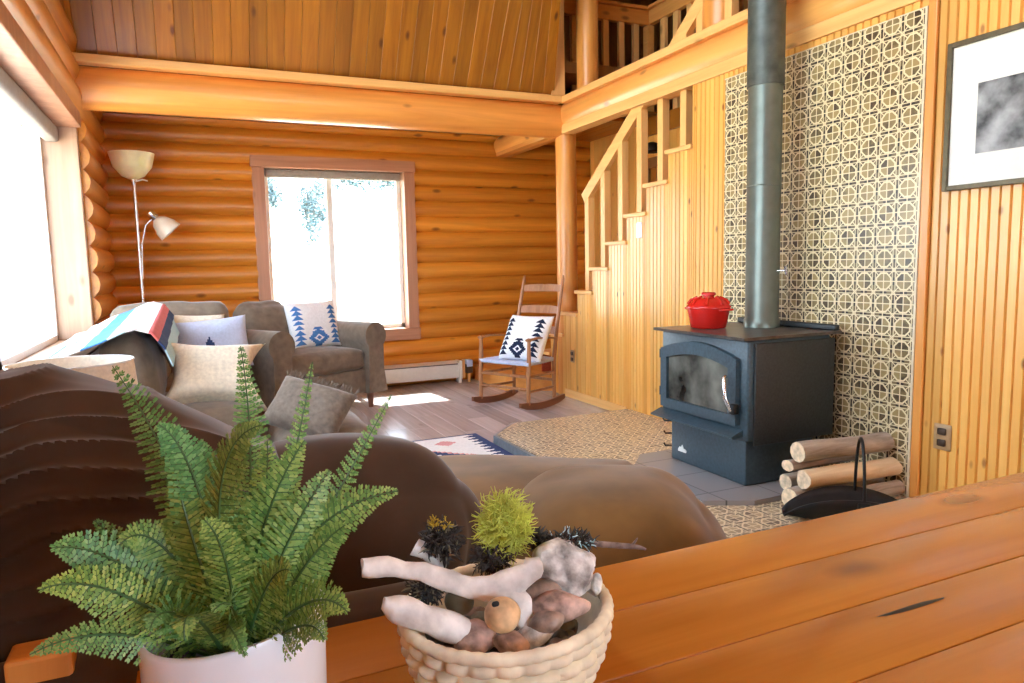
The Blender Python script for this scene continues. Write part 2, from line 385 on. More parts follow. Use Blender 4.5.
for lo, hi in (((WX0, WZ0), (WX0 + .045, WZ1)), ((WX1 - .045, WZ0), (WX1, WZ1)), ((WX0, WZ0), (WX1, WZ0 + .045)), ((WX0, WZ1 - .045), (WX1, WZ1))):
    fr.box((lo[0], fy, lo[1]), (hi[0], fy + .06, hi[1]), .005)
fo = mk('window_frame', fr, VINYL, wn, smooth=False)
mk('mullion', MB().box((1.305, fy - .005, WZ0 + .045), (1.365, fy + .05, WZ1 - .045), .006), VINYL, wn, smooth=False)
mk('pane', MB().box((WX0 + .045, fy + .028, WZ0 + .045), (1.305, fy + .032, WZ1 - .045)), GLASS, wn, smooth=False)
mk('pane', MB().box((1.365, fy + .022, WZ0 + .045), (WX1 - .045, fy + .026, WZ1 - .045)), GLASS, wn, smooth=False)
mk('roller_blind', MB().box((WX0 + .01, YB + .03, WZ1 - .085), (WX1 - .01, YB + .085, WZ1 - .002), .02), SHADEG, wn)
# --- window_2 (left)
wn = mk('window_2', MB().box((XL - .36, LY1 - .045, LZ0), (XL - .02, LY1 + .012, LZ1 + .1), .006), JAMB, kind='structure', smooth=False)
mk('jamb', MB().box((XL - .36, LY0 - .012, LZ0), (XL + .06, LY0 + .045, LZ1 + .1), .006), JAMB, wn, smooth=False)
mk('window_head', MB().box((XL - .36, LY0, LZ1 - .01), (XL + .01, LY1 - .045, LZ1 + .1), .006), CASE, wn, smooth=False)
mk('sill', MB().box((XL - .36, LY0, LZ0 - .05), (XL + .07, LY1 - .045, LZ0), .006), JAMB, wn, smooth=False)
gx = XL - .27; fr = MB()
for lo, hi in (((LY0 + .045, LZ0), (LY0 + .09, LZ1 - .01)), ((LY1 - .09, LZ0), (LY1 - .045, LZ1 - .01)), ((LY0 + .045, LZ0), (LY1 - .045, LZ0 + .045)), ((LY0 + .045, LZ1 - .055), (LY1 - .045, LZ1 - .01)), ((4.23, LZ0), (4.29, LZ1 - .01))):
    fr.box((gx - .03, lo[0], lo[1]), (gx + .03, hi[0], hi[1]), .004)
mk('window_frame', fr, VINYL, wn, smooth=False)
mk('pane', MB().box((gx - .002, LY0 + .09, LZ0 + .045), (gx + .002, 4.23, LZ1 - .055)), GLASS, wn, smooth=False)
mk('pane', MB().box((gx - .002, 4.29, LZ0 + .045), (gx + .002, LY1 - .09, LZ1 - .055)), GLASS, wn, smooth=False)
mk('roller_blind', MB().box((gx + .05, LY0 + .05, LZ1 - .12), (gx + .14, LY1 - .05, LZ1 - .012), .02), SHADEG, wn)
# --- loft ledge floor, sloping ceiling, upper ceiling
K = 1.7; CY, CZ = 5.86, 2.76
mb = MB(); x = -1.0
def slope(y): return CZ + K * (CY - y)
while x < 3.2:
    g = .0024; xa, xb = x + .0008, x + .1242
    y2 = 4.4; z2 = slope(y2); th = .03
    for (ya, za, yb_, zb_) in ((CY + .05, slope(CY + .05), y2, z2), (y2, z2, -2.5, z2 + .9)):
        d = Vector((0, yb_ - ya, zb_ - za)).normalized(); nn = Vector((0, -d.z, d.y)); nn = nn if nn.z < 0 else -nn
        vs = []
        for (yy, zz) in ((ya, za), (yb_, zb_)):
            p = Vector((0, yy, zz))
            for (xx, off) in ((xa, 0 - g), (xa + g, 0), (xb - g, 0), (xb, -g), (xb, -th), (xa, -th)):
                q = p + nn * off; vs.append((xx, q.y, q.z))
        if ya > 5: vs = [(min(v[0], 3.10 - .2 * (v[2] - 2.76)), v[1], v[2]) for v in vs]
        mb.add(vs, [(i, (i + 1) % 6, (i + 1) % 6 + 6, i + 6) for i in range(6)] + [(0, 1, 2, 3, 4, 5), (11, 10, 9, 8, 7, 6)])
    x += .125
x = 3.2
while x < 5.4:
    mb.box((x + .001, -2.5, 5.2), (x + .124, 7.5, 5.23), .003); x += .125
mb.add([(-1.1, CY + .05, slope(CY + .05) + .08), (2.55, CY + .05, slope(CY + .05) + .08), (2.55, 4.4, slope(4.4) + .1), (-1.1, 4.4, slope(4.4) + .1), (3.2, -2.5, slope(4.4) + 1.0), (-1.1, -2.5, slope(4.4) + 1.0), (3.2, 4.4, slope(4.4) + .1)], [(0, 1, 2, 3), (3, 6, 4, 5)])
mb.box((2.5, -2.5, 5.24), (5.4, 7.5, 5.26))
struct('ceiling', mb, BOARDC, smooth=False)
mb = MB(); x = -1.0
while x < 3.2:
    mb.box((x + .001, 5.9, 2.66), (x + .139, YB + .2, 2.70), .003); x += .14
while x < 5.4:
    mb.box((x + .001, 6.16, 2.66), (x + .139, YB + .2, 2.70), .003); x += .14
mb.box((-1.0, 5.9, 2.701), (5.4, YB + .2, 2.715))
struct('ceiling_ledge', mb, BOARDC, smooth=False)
mb = MB(); x = 2.54
mb.prism([(5.93, 2.72), (YB, 2.72), (YB, 5.23), (4.45, 5.23)], 'x', 2.52, 2.54)
while x < 5.4:
    mb.box((x + .001, YB, 2.7), (x + .139, YB + .05, 5.3), .004); x += .14
struct('wall_loft', mb, BOARDD, smooth=False)
mb = MB(); y = -2.5
while y < YB:
    mb.box((5.3, y + .001, 0), (5.35, y + .139, 5.3), .004); y += .14
struct('wall_far_right', mb, BOARDD, smooth=False)
# --- right wall of narrow tongue and groove boards with stepped upper edge along the stairs
def steps_z(y):      # top of the stair at y
    if y > 6.44: return 0.16
    k = math.floor((5.63 - y) / .2695) + 1
    return min(2.5, .805 + .208 * k)
treads = [(5.63 - .2695 * k, 5.63 - .2695 * (k - 1), .805 + .208 * k) for k in range(-2, 7)]
mb = MB(); w = .0898; y = -2.5; i = 0
bw = .1
edges = sorted(set([round(-2.5 + .0898 * i, 4) for i in range(101)] + [round(t[0], 4) for t in treads] + [round(t[1], 4) for t in treads]))
edges = [e for e in edges if e <= 6.17]
for a, b2 in zip(edges, edges[1:]):
    if b2 - a < .012: continue
    mid = (a + b2) / 2
    top = 2.46
    for t in treads:
        if t[0] <= mid < t[1]: top = t[2] - .032
    if top < .02: continue
    g = .008
    # board with chamfered long edges and a centre bead
    c = (a + b2) / 2; pr = [(XR + .013, a), (XR, a + .0065), (XR, c - .0055), (XR + .010, c - .001), (XR + .010, c + .001), (XR, c + .0055), (XR, b2 - .0065), (XR + .013, b2), (XR + .03, b2), (XR + .03, a)]
    mb.prism(pr, 'z', .004, top)
struct('wall_right', mb, BOARD, smooth=False)
mb = MB(); z = 0; y = -2.5
while y < 3.35:
    mb.box((XR + .002, y + .001, 2.72), (XR + .03, y + .139, 5.2), .004); y += .14
struct('wall_upper_right', mb, BOARD, smooth=False)
struct('baseboard_right', MB().box((XR - .014, 4.82, 0), (XR - .0005, 5.86, .075), .004), TRIMY, smooth=False)
# stairwell side wall with a dark door frame
mb = MB(); y = -2.5
while y < YB - .05:
    if not (5.35 < y < 6.15):
        mb.box((4.32, y + .001, 0), (4.35, y + .0888, 2.66), .004)
    else: mb.box((4.32, y + .001, 2.28), (4.35, y + .0888, 2.66), .004)
    y += .0898
struct('wall_stairwell', mb, BOARD, smooth=False)
dr = mk('door_1', MB().box((4.325, 5.40, .17), (4.36, 6.12, 2.2), .004).box((4.315, 5.5, 1.3), (4.33, 6.02, 2.08), .004).box((4.315, 5.5, .35), (4.33, 6.02, 1.15), .004), BOARDC, kind='structure', smooth=False)
mk('door_frame', MB().box((4.30, 5.34, .17), (4.325, 5.42, 2.29), .004).box((4.30, 6.10, .17), (4.325, 6.19, 2.29), .004).box((4.29, 5.30, 2.2), (4.325, 6.23, 2.30), .004), BOARDD, dr, smooth=False)

# ================================================================ TIMBERS
def logthing(name, pts, r, mat, label, cat, n=20, group=None, extra=None, loc=None):
    k = 14; P = [Vector(p) for p in pts]; s = random.random() * 90
    full = []; rr = []
    for i in range(k + 1):
        t = i / k; full.append(P[0].lerp(P[-1], t)); rr.append(r * (1 + .035 * noise.noise(Vector((s, t * 5, 0)))))
    mb = MB().tube(full, rr, n)
    return mk(name, mb, mat, loc=loc or tuple(P[0]), label=label, cat=cat, group=group, auto=1.2)
t = thing('loft_beam', 'long horizontal log beam under the sloping plank ceiling', 'beam', (-.7, 5.97, 2.42))
mk('log', MB().tube([(-.8 + i * .4, 5.985, 2.575) for i in range(11)], [.155 * (1 + .02 * noise.noise(Vector((i, 3, 1)))) for i in range(11)], 24), BEAMX, t, auto=1.2)
mk('cap_board', MB().box((-.66, 5.80, 2.705), (3.16, 6.1, 2.765), .006), TRIMX, t, smooth=False)
t = thing('stair_beam', 'horizontal log beam over the stair opening, running towards the stovepipe', 'beam', (3.3, 5.9, 2.42))
pts = [(3.288, 5.93 - i * .42, 2.60) for i in range(21)]
mk('log', MB().tube(pts, [.135 * (1 + .03 * noise.noise(Vector((i * .7, 9, 1)))) for i in range(21)], 24), BEAMY, t, auto=1.2)
mk('lower_board', MB().box((3.172, -2.5, 2.44), (3.30, 5.86, 2.52), .006), TRIMY, t, smooth=False)
mk('cap_board', MB().box((3.15, -2.5, 2.70), (3.42, 5.83, 2.76), .006), TRIMY, t, smooth=False)
mk('log_bracket', MB().tube([(3.22, 6.1 + i * .3, 2.55) for i in range(5)], .115, 20).box((3.13, 6.05, 2.44), (3.31, 7.3, 2.50), .01), BEAMY, None, (3.22, 6.1, 2.44), label='short log joist running from the round post back to the log wall', cat='beam', auto=1.2)
logthing('log_post', [(3.275, 5.97, 0), (3.275, 5.97, 2.46)], .098, LOGZ, 'peeled round log post standing at the foot of the stairs', 'post')
logthing('log_post', [(3.36, 5.70, 2.761), (3.36, 5.70, 5.19)], .098, LOGZ, 'round log post rising from the corner of the loft ledge', 'post')
logthing('log_post', [(3.34, 3.90, 2.761), (3.34, 3.90, 5.19)], .135, LOGZ, 'thick round log post on the loft ledge next to the stovepipe', 'post')
mk('corner_board', MB().box((3.065, 5.83, 2.766), (3.20, 5.875, 5.19), .004), TRIMZ, loc=(3.13, 5.85, 2.766), label='upright pine board closing the edge of the sloping ceiling', cat='board', smooth=False)
# --- staircase
st = thing('staircase', 'straight pine staircase with slanted handrail climbing behind the yellow plank wall', 'staircase', (3.7, 5.6, 0))
for j, (y0, y1, zt) in enumerate(treads):
    if zt > 2.45: continue
    mk('tread', MB().box((XR - .022, y0 - .012, zt - .032), (4.30, y1 + .02, zt), .006), TRIMY, st, smooth=False)
    mk('riser', MB().box((XR + .032, y1 - .012, max(.161, zt - .24)), (4.29, y1 + .003, zt - .033)), REDC, st, smooth=False)
hx = 3.235
def railz(y): return 1.86 + (5.50 - y) * (2.981 - 1.833) / (5.532 - 3.965)
d = Vector((0, -1, .7326)).normalized()
p0 = Vector((hx, 5.55, railz(5.55))); p1 = Vector((hx, 3.1, railz(3.1)))
hr = MB(); nn = Vector((0, d.z, -d.y)); vs = []
for p in (p0, p1):
    for a, c in ((-.022, -.05), (.022, -.05), (.022, .05), (-.022, .05)): vs.append(p + Vector((a, 0, 0)) + (nn if nn.z > 0 else -nn) * c)
hr.add(vs, [(0, 1, 2, 3), (7, 6, 5, 4)] + [(i, (i + 1) % 4, (i + 1) % 4 + 4, i + 4) for i in range(4)])
mk('handrail', hr, TRIMY, st, smooth=False)
for j, (y0, y1, zt) in enumerate(treads):
    if zt > 2.2 or zt < .9: continue
    yc = y0 + .135; w = .033
    mk('baluster', MB().box((hx - .02, yc - w, zt), (hx + .02 + .022, yc + w, railz(yc) - .03), .003), TRIMZ, st, smooth=False)
for yc in (3.98, 3.7, 3.42):
    mk('baluster', MB().box((hx - .02, yc - .033, 2.762), (hx + .042, yc + .033, railz(yc) - .03), .003), TRIMZ, st, smooth=False)
st2 = mk('stair_landing', MB().prism([(2.80, 7.28), (2.80, 6.42), (3.19, 6.19), (4.29, 6.19), (4.29, 7.28)], 'z', .0, .16), BEAMY, None, (3.4, 6.8, 0), smooth=False, label='low wooden landing behind the rocking chair at the foot of the stairs', cat='landing')
# --- loft railing round the stair opening
rl = thing('loft_railing', 'pine railing with square balusters round the stair opening in the loft', 'railing', (4.3, 6.14, 2.7))
mk('top_rail', MB().box((3.3, 6.11, 3.60), (4.36, 6.17, 3.74), .006).box((3.28, 6.08, 3.74), (4.38, 6.2, 3.77), .004), BEAMX, rl, smooth=False)
mk('top_rail', MB().box((4.30, 2.9, 3.60), (4.36, 6.1, 3.74), .006).box((4.27, 2.9, 3.74), (4.39, 6.07, 3.77), .004), BEAMY, rl, smooth=False)
for xx in (3.47, 3.64, 3.82, 4.0, 4.17): mk('baluster', MB().box((xx - .032, 6.12, 2.70), (xx + .032, 6.16, 3.60), .003), TRIMZ, rl, smooth=False)
mk('corner_post', MB().box((4.29, 6.10, 2.7), (4.37, 6.18, 3.60), .004), BEAMY, rl, smooth=False)
for k in range(14): mk('baluster', MB().box((4.31, 5.85 - k * .2, 2.70), (4.35, 5.92 - k * .2, 3.60), .003), TRIMZ, rl, smooth=False)
mk('floor_edge', MB().box((4.28, 2.9, 2.52), (5.3, 6.15, 2.70), .004), BOARDC, rl, smooth=False)

# ================================================================ TILED WALL, HEARTH, STOVE
T = .1122
tp = thing('tile_panel', 'tall cream and brown octagon patterned tile panel behind the stove', 'tile panel', (XR, 2.312, .066))
mk('tile_face', MB().box((XR - .020, 2.312, .066), (XR - .001, 2.312 + 12 * T, 2.392)), TILEW, tp, smooth=False)
mk('edge_strip', MB().box((XR - .022, 2.300, .066), (XR - .001, 2.3115, 2.398)).box((XR - .022, 2.3115, 2.3925), (XR - .001, 3.665, 2.398)), plain('cream_trim', (.74, .62, .42), .4), tp, smooth=False)
mk('trim_1', MB().box((XR - .02, 2.255, .066), (XR - .001, 2.298, 2.44), .004), LOGZ, kind='structure', smooth=False)
hp = [(1.87, 4.52), (2.14, 4.81), (XR - .002, 4.81), (XR - .002, 1.6), (1.87, 1.6)]
ht = thing('hearth', 'low raised hearth platform covered in patterned brown and cream tiles', 'hearth', (2.5, 3.2, 0))
inner = [(1.895, 4.51), (2.15, 4.785), (XR - .004, 4.785), (XR - .004, 1.62), (1.895, 1.62)]
mk('tile_top', MB().prism(inner, 'z', .03, .066), TILEF, ht, smooth=False)
mk('kerb', MB().prism(hp, 'z', 0, .062), KERB, ht, smooth=False)
pd = [(2.20, 3.28), (2.42, 3.52), (3.12, 3.52), (3.12, 2.556), (2.42, 2.556), (2.20, 2.67)]
mk('hearth_pad', MB().prism(pd, 'z', .067, .092), [PADM], None, (2.6, 3.05, .067), smooth=False, label='grey stone tile pad with clipped corners under the wood stove', cat='hearth pad')
S0, S1, SXF, SXB = 2.70, 3.41, 2.50, 3.06
ZB, ZT = .335, .866
sv = thing('wood_stove', 'dark blue-black iron wood stove on a pedestal with an arched glass door', 'stove', (2.78, 3.05, .092))
mk('pedestal', MB().box((2.53, 2.74, .093), (3.0, 3.16 + .2, ZB), .008), IRON, sv)
em = MB().prism([(0, 0), (.07, 0), (.074, .012), (.058, .022), (.05, .018), (.036, .042), (.024, .024), (.014, .028), (0, .012)], 'x', 0, .004)
em.v = [Vector((2.526 + v.x, 3.29 - v.y, .155 + v.z)) for v in em.v]
mk('emblem', em, VINYL, sv, smooth=False)
mk('body', MB().box((SXF, S0, ZB), (SXB, S1, ZT - .012), .012), IRON, sv)
mk('side_panel', MB().box((SXF + .035, S0 - .014, ZB - .02), (SXB + .02, S0 - .001, ZT - .03), .004), IRON2, sv)
mk('side_panel', MB().box((SXF + .035, S1 + .001, ZB - .02), (SXB + .02, S1 + .014, ZT - .03), .004), IRON2, sv)
mk('top_plate', MB().prism([(SXF - .045, S0 - .02), (SXF - .045, S1 + .025), (SXB + .06, S1 + .025), (SXB + .06, S0 - .02)], 'z', ZT - .011, ZT + .004), PLATE, sv, smooth=False)
mk('rear_lip', MB().box((SXB + .02, S0 - .01, ZT + .005), (SXB + .055, S1 + .02, ZT + .035), .006), IRON2, sv)
# arched door in the front face (x = SXF)
def archframe(y0, y1, z0, zs, zr, n=12):     # outline from lower left round the arch
    pts = [(y0, z0), (y1, z0)]
    for i in range(n + 1):
        t = i / n; yy = y1 + (y0 - y1) * t; pts.append((yy, zs + (zr - zs) * math.sin(PI * t) ** .9))
    return pts
dY0, dY1 = 2.755, 3.385
do = archframe(dY0, dY1, .415, .755, .815); di = archframe(dY0 + .06, dY1 - .055, .465, .705, .745)
mb = MB(); n = len(do); vs = []
for xx, pl in ((SXF - .03, do), (SXF - .03, di), (SXF - .001, do), (SXF - .001, di)):
    for (yy, zz) in pl: vs.append((xx, yy, zz))
fs = []
for i in range(n):
    j = (i + 1) % n
    fs += [(i, j, n + j, n + i), (2 * n + i, 3 * n + i, 3 * n + j, 2 * n + j), (i, 2 * n + i, 2 * n + j, j), (n + i, n + j, 3 * n + j, 3 * n + i)]
mb.add(vs, fs)
dd = mk('door', mb, IRON, sv, smooth=False)
mk('door_glass', MB().prism(archframe(dY0 + .057, dY1 - .052, .462, .704, .747), 'x', SXF - .012, SXF - .003), STGL, dd, smooth=False)
hd = mk('door_handle', MB().tube([(SXF - .05, 2.805, .665), (SXF - .066, 2.80, .66), (SXF - .075, 2.78, .56), (SXF - .06, 2.76, .50), (SXF - .035, 2.755, .485)], [.010, .010, .011, .010, .010], 10), CHROME, dd); hd['label'] = 'bright steel handle'
mk('latch', MB().box((SXF - .06, 2.735, .475), (SXF - .02, 2.775, .53), .008), BLACK, dd)
for zz in (.50, .72): mk('hinge', MB().tube([(SXF - .018, 3.395, zz - .025), (SXF - .018, 3.395, zz + .025)], .010, 10), IRON2, dd)
mk('ash_lip', MB().prism([(SXF, .395), (SXF, .36), (SXF - .06, .352), (SXF - .075, .358), (SXF - .075, .366)], 'y', S0 + .03, S1 + .01), IRON, sv, smooth=False)
for k, (yy, zz) in enumerate(((3.38, .31), (3.37, .235), (3.37, .16))):
    mk('draft_rod', MB().tube([(2.60, yy - .1, zz), (2.55, yy + .02, zz), (2.53, yy + .045, zz - .004), (2.53, yy + .06, zz + .008)], .006, 8), BLACK, sv)
sp = thing('stovepipe', 'tall round dark metal stovepipe rising from the stove top', 'stovepipe', (2.955, 3.09, ZT + .005))
PX, PY = 2.955, 3.09
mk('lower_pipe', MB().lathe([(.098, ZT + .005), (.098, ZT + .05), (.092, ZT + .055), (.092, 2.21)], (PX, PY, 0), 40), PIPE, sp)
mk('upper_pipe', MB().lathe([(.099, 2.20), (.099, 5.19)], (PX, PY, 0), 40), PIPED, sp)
mk('seam_ring', MB().lathe([(.0935, 1.66), (.0955, 1.665), (.0935, 1.67)], (PX, PY, 0), 40), PIPE, sp)
mk('damper_key', MB().tube([(PX + .02, PY - .09, 1.19), (PX + .04, PY - .135, 1.19)], .005, 8).tube([(PX + .035, PY - .135, 1.215), (PX + .045, PY - .135, 1.165)], .008, 8), CHROME, sp)
# --- red pot
pc = (2.69, 3.23, ZT + .005)
pt = thing('dutch_oven', 'glossy red enamel pot with a lid on the stove top', 'pot', pc)
mk('pot', MB().lathe([(.093, 0), (.100, .006), (.118, .10), (.122, .115), (.116, .115), (.110, .10), (.09, .012), (0, .010)], pc, 40), GLAZE, pt)
mk('lid', MB().lathe([(.126, .116), (.126, .124), (.112, .135), (.094, .158), (.055, .172), (.03, .174), (.03, .182), (.040, .186), (.040, .198), (.034, .203), (0, .204)], pc, 40), GLAZE, pt)
for k in range(8):
    a = 2 * PI * k / 8
    mk('lid_ridge', MB().tube([(pc[0] + math.cos(a) * r_, pc[1] + math.sin(a) * r_, pc[2] + z_) for r_, z_ in ((.115, .135), (.098, .158), (.06, .174))], .009, 8), GLAZE, pt)
for s in (-1, 1):
    mk('side_handle', MB().tube([(pc[0] - s * .05, pc[1] + s * .106, pc[2] + .105), (pc[0] - s * .05, pc[1] + s * .142, pc[2] + .108), (pc[0] + s * .0, pc[1] + s * .15, pc[2] + .108), (pc[0] + s * .02, pc[1] + s * .116, pc[2] + .105)], .007, 8), GLAZE, pt)
# --- firewood stack and scuttle
def billet(a, b2, r, label, split=False, sq=1, seed=0):
    a = Vector(a); b2 = Vector(b2); k = 10; s = seed * 9.7
    t = (b2 - a).normalized(); e1 = t.cross(Vector((0, 0, 1))).normalized(); e2 = e1.cross(t)
    mb = MB(); n = 12; vs = []; fs = []
    for i in range(k + 1):
        p = a.lerp(b2, i / k)
        for j in range(n):
            th = 2 * PI * j / n + seed; rr = r * (1 + .16 * noise.noise(Vector((math.cos(th) * 1.2 + s, math.sin(th) * 1.2, i * .25))))
            if split: rr *= (.80 + .28 * abs(math.cos(th * 1.5)))
            vs.append(p + e1 * math.cos(th) * rr + e2 * math.sin(th) * rr * sq)
    for i in range(k):
        for j in range(n): fs.append((i * n + j, i * n + (j + 1) % n, (i + 1) * n + (j + 1) % n, (i + 1) * n + j))
    mi = [0] * len(fs) + [1, 1]; fs += [tuple(range(n))[::-1], tuple(k * n + j for j in range(n))]
    mb.add(vs, fs, mi)
    return mk('firewood', mb, [SPLIT if split else BARK, ENDW], None, (a + b2) / 2 - Vector((0, 0, r * sq)), label=label, cat='firewood', group='split firewood stacked by the hearth wall', auto=.9)
billet((2.53, 2.445, .118), (3.12, 2.445, .118), .050, 'bottom round log of the firewood stack with a pale cut end', seed=1)
billet((2.66, 2.60, .135), (3.14, 2.60, .135), .041, 'rear bottom log of the firewood stack near the tiles', seed=2)
billet((2.80, 2.345, .108), (3.15, 2.345, .108), .040, 'lowest grey log at the front of the stack behind the black scuttle', seed=3)
billet((2.58, 2.41, .212), (3.15, 2.37, .205), .047, 'pale freshly split log in the middle of the stack', True, 1.0, seed=4)
billet((2.56, 2.49, .262), (3.00, 2.50, .256), .038, 'thin grey split log under the top one of the stack', sq=.72, seed=5)
billet((2.585, 2.455, .335), (3.15, 2.42, .322), .051, 'topmost grey weathered log of the firewood stack', sq=.95, seed=6)
sk = thing('log_scuttle', 'black metal hearth scuttle with a tall hoop handle in front of the firewood', 'scuttle', (2.63, 2.18, .067), math.radians(-40))
mb = MB(); n1, n2 = 28, 14; vs = []; fs = []
for i in range(n1 + 1):
    u = -1 + 2 * i / n1
    for j in range(n2 + 1):
        v = -1 + 2 * j / n2          # long trough: both long sides curl up in the middle, the ends lie open and low
        rise = .135 * (1 - u * u) ** .8
        vs.append((u * .29, v * (.05 + .055 * (1 - u * u)), .006 + rise * abs(v) ** 2.2 + .025 * u * u))
for i in range(n1):
    for j in range(n2): a = i * (n2 + 1) + j; fs.append((a, a + n2 + 1, a + n2 + 2, a + 1))
mb.add(vs, fs)
so = mk('pan', mb, BLACK, sk, local=True, auto=1.2); so.modifiers.new('s', 'SOLIDIFY').thickness = .006
mk('hoop_handle', MB().tube([(.03, .103 * math.cos(a), .115 + .275 * math.sin(a)) for a in [PI * i / 24 for i in range(25)]], .007, 8), BLACK, sk, local=True)
for s_ in (-1, 1): mk('handle_bracket', MB().box((.005, s_ * .106 - .006, .085), (.055, s_ * .106 + .006, .13), .003), BLACK, sk, local=True)

# ================================================================ WALL FITTINGS
pf = thing('framed_picture', 'framed print with a pale mat hanging beside the tile panel', 'picture', (XR, 1.95, 1.86))
Y0, Y1, Z0, Z1 = 1.57, 2.192, 1.545, 2.195
fr = MB()
for lo, hi in (((Y0, Z0), (Y0 + .022, Z1)), ((Y1 - .022, Z0), (Y1, Z1)), ((Y0 + .022, Z0), (Y1 - .022, Z0 + .022)), ((Y0 + .022, Z1 - .022), (Y1 - .022, Z1))): fr.box((XR - .03, lo[0], lo[1]), (XR - .002, hi[0], hi[1]), .003)
mk('frame', fr, FRAMEM, pf, smooth=False)
mk('mat_board', MB().box((XR - .016, Y0 + .02, Z0 + .02), (XR - .004, Y1 - .02, Z1 - .02)), PAPER, pf, smooth=False)
mk('print', MB().box((XR - .018, Y0 + .15, Z0 + .15), (XR - .0155, Y1 - .14, Z1 - .2)), PRINT, pf, smooth=False)
def outlet(y, z, mat, label, w=.085, h=.125):
    t = thing('wall_outlet', label, 'outlet', (XR, y, z))
    bm = MB().soft((.008, w, h), .012, 4, M=Matrix.Translation((XR - .005, y, z)))
    mk('cover_plate', bm, mat, t)
    for s in (-1, 1): mk('socket', MB().box((XR - .013, y - .02, z + s * .027 - .016), (XR - .009, y + .02, z + s * .027 + .016), .006), OUTL, t)
outlet(2.150, .402, PLASTB, 'brown wavy edged electrical outlet to the right of the tile panel')
outlet(5.72, .398, PLASTB, 'small electrical outlet low on the plank wall near the round post', .07, .115)
t = thing('light_switch', 'pale light switch plate on the plank wall under the stairs', 'switch', (XR, 4.64, 1.50))
mk('cover_plate', MB().soft((.008, .075, .12), .012, 4, M=Matrix.Translation((XR - .005, 4.64, 1.50))), WHITE, t)
mk('toggle', MB().box((XR - .018, 4.633, 1.49), (XR - .008, 4.647, 1.515), .003), WHITE, t)
t = thing('wall_lamp', 'small round dark wall lamp seen between the stair balusters', 'lamp', (4.32, 6.02, 2.38))
mk('arm', MB().tube([(4.315, 6.02, 2.36), (4.25, 6.0, 2.38), (4.22, 5.95, 2.40)], .012, 8), BLACK, t)
mk('lamp_shade', MB().lathe([(.02, .05), (.075, .03), (.09, -.04), (.08, -.05), (.02, -.03)], (4.22, 5.93, 2.38), 20), BLACK, t)
# baseboard heater
h = thing('baseboard_heater', 'long low cream baseboard heater against the log wall', 'heater', (2.0, 7.1, 0))
mk('cover', MB().prism([(7.24, .06), (7.12, .06), (7.115, .20), (7.13, .215), (7.24, .235)], 'x', 1.35, 2.56), CREAMMET, h, smooth=False)
mk('end_cap', MB().box((2.56, 7.105, .045), (2.60, 7.24, .24), .005), CREAMMET, h, smooth=False)
mk('end_cap', MB().box((1.31, 7.105, .045), (1.35, 7.24, .24), .005), CREAMMET, h, smooth=False)
mk('vent_slot', MB().box((1.36, 7.114, .205), (2.55, 7.128, .212)), BLACK, h, smooth=False)
for x in (1.33, 2.58): mk('foot', MB().box((x - .015, 7.12, 0), (x + .015, 7.22, .06), .004), CREAMMET, h, smooth=False)
t = thing('small_stand', 'small dark box with a pale top on thin wooden legs beside the heater', 'stand', (2.66, 7.15, 0))
mk('box', MB().box((2.645, 7.10, .10), (2.72, 7.18, .20), .008), OUTL, t)
mk('box_top', MB().box((2.648, 7.097, .17), (2.717, 7.18, .245), .006), PERI, t)
mk('leg', MB().box((2.67, 7.12, 0), (2.695, 7.15, .10), .003), TRIMZ, t, smooth=False)
mk('upright', MB().box((2.61, 7.13, .05), (2.64, 7.16, .25), .003), TRIMZ, t, smooth=False)

# ================================================================ ROCKING CHAIR
rc = thing('rocking_chair', 'wooden ladder back rocking chair with a woven pale seat by the stairs', 'chair', (2.45, 5.62, 0), math.radians(25.5))
def L(mb, name, mat, par=rc, **k): return mk(name, mb, mat, par, local=True, **k)
for s in (-1, 1):
    yy = s * .275; pts = [(-.13 + i * .069, yy, .030 + .40 * ((-.13 + i * .069) - .20) ** 2) for i in range(10)]
    mb = MB(); vs = []; fs = []
    for i, p in enumerate(pts):
        for a, c in ((-.013, -.028), (.013, -.028), (.013, .03), (-.013, .03)): vs.append((p[0], p[1] + a, p[2] + c * (1 - .35 * (i in (0, 9)))))
    for i in range(9): fs += [(4 * i + j, 4 * i + (j + 1) % 4, 4 * i + 4 + (j + 1) % 4, 4 * i + 4 + j) for j in range(4)]
    fs += [(0, 1, 2, 3), (39, 38, 37, 36)]
    L(mb.add(vs, fs), 'rocker', CHAIRD, smooth=False)
    L(MB().tube([(-.02, yy, .06), (-.015, yy, .30), (-.005, yy, .42), (0, yy, .60)], [.017, .019, .020, .015], 12).lathe([(0, .598), (.02, .602), (.023, .615), (.014, .63), (0, .635)], (0, yy, 0), 12), 'front_post', CHAIRW)
    L(MB().tube([(.40, s * .235, .05), (.40, s * .235, .40), (.46, s * .232, .70), (.57, s * .225, 1.12), (.575, s * .225, 1.155)], [.017, .019, .018, .014, .004], 12), 'back_post', CHAIRW)
    L(MB().tube([(-.02, yy, .615), (.12, s * .275, .625), (.28, s * .262, .612), (.445, s * .236, .595)], [.024, .020, .018, .014], 12, sq=.5), 'arm', CHAIRW)
    for z in (.17, .30): L(MB().tube([(-.015, yy, z), (.40, s * .235, z - .01)], .0115, 10), 'stretcher', CHAIRW)
for z in (.19, .30): L(MB().tube([(-.015, -.275, z), (-.015, .275, z)], .012, 10), 'stretcher', CHAIRW)
L(MB().tube([(.40, -.235, .22), (.40, .235, .22)], .012, 10), 'stretcher', CHAIRW)
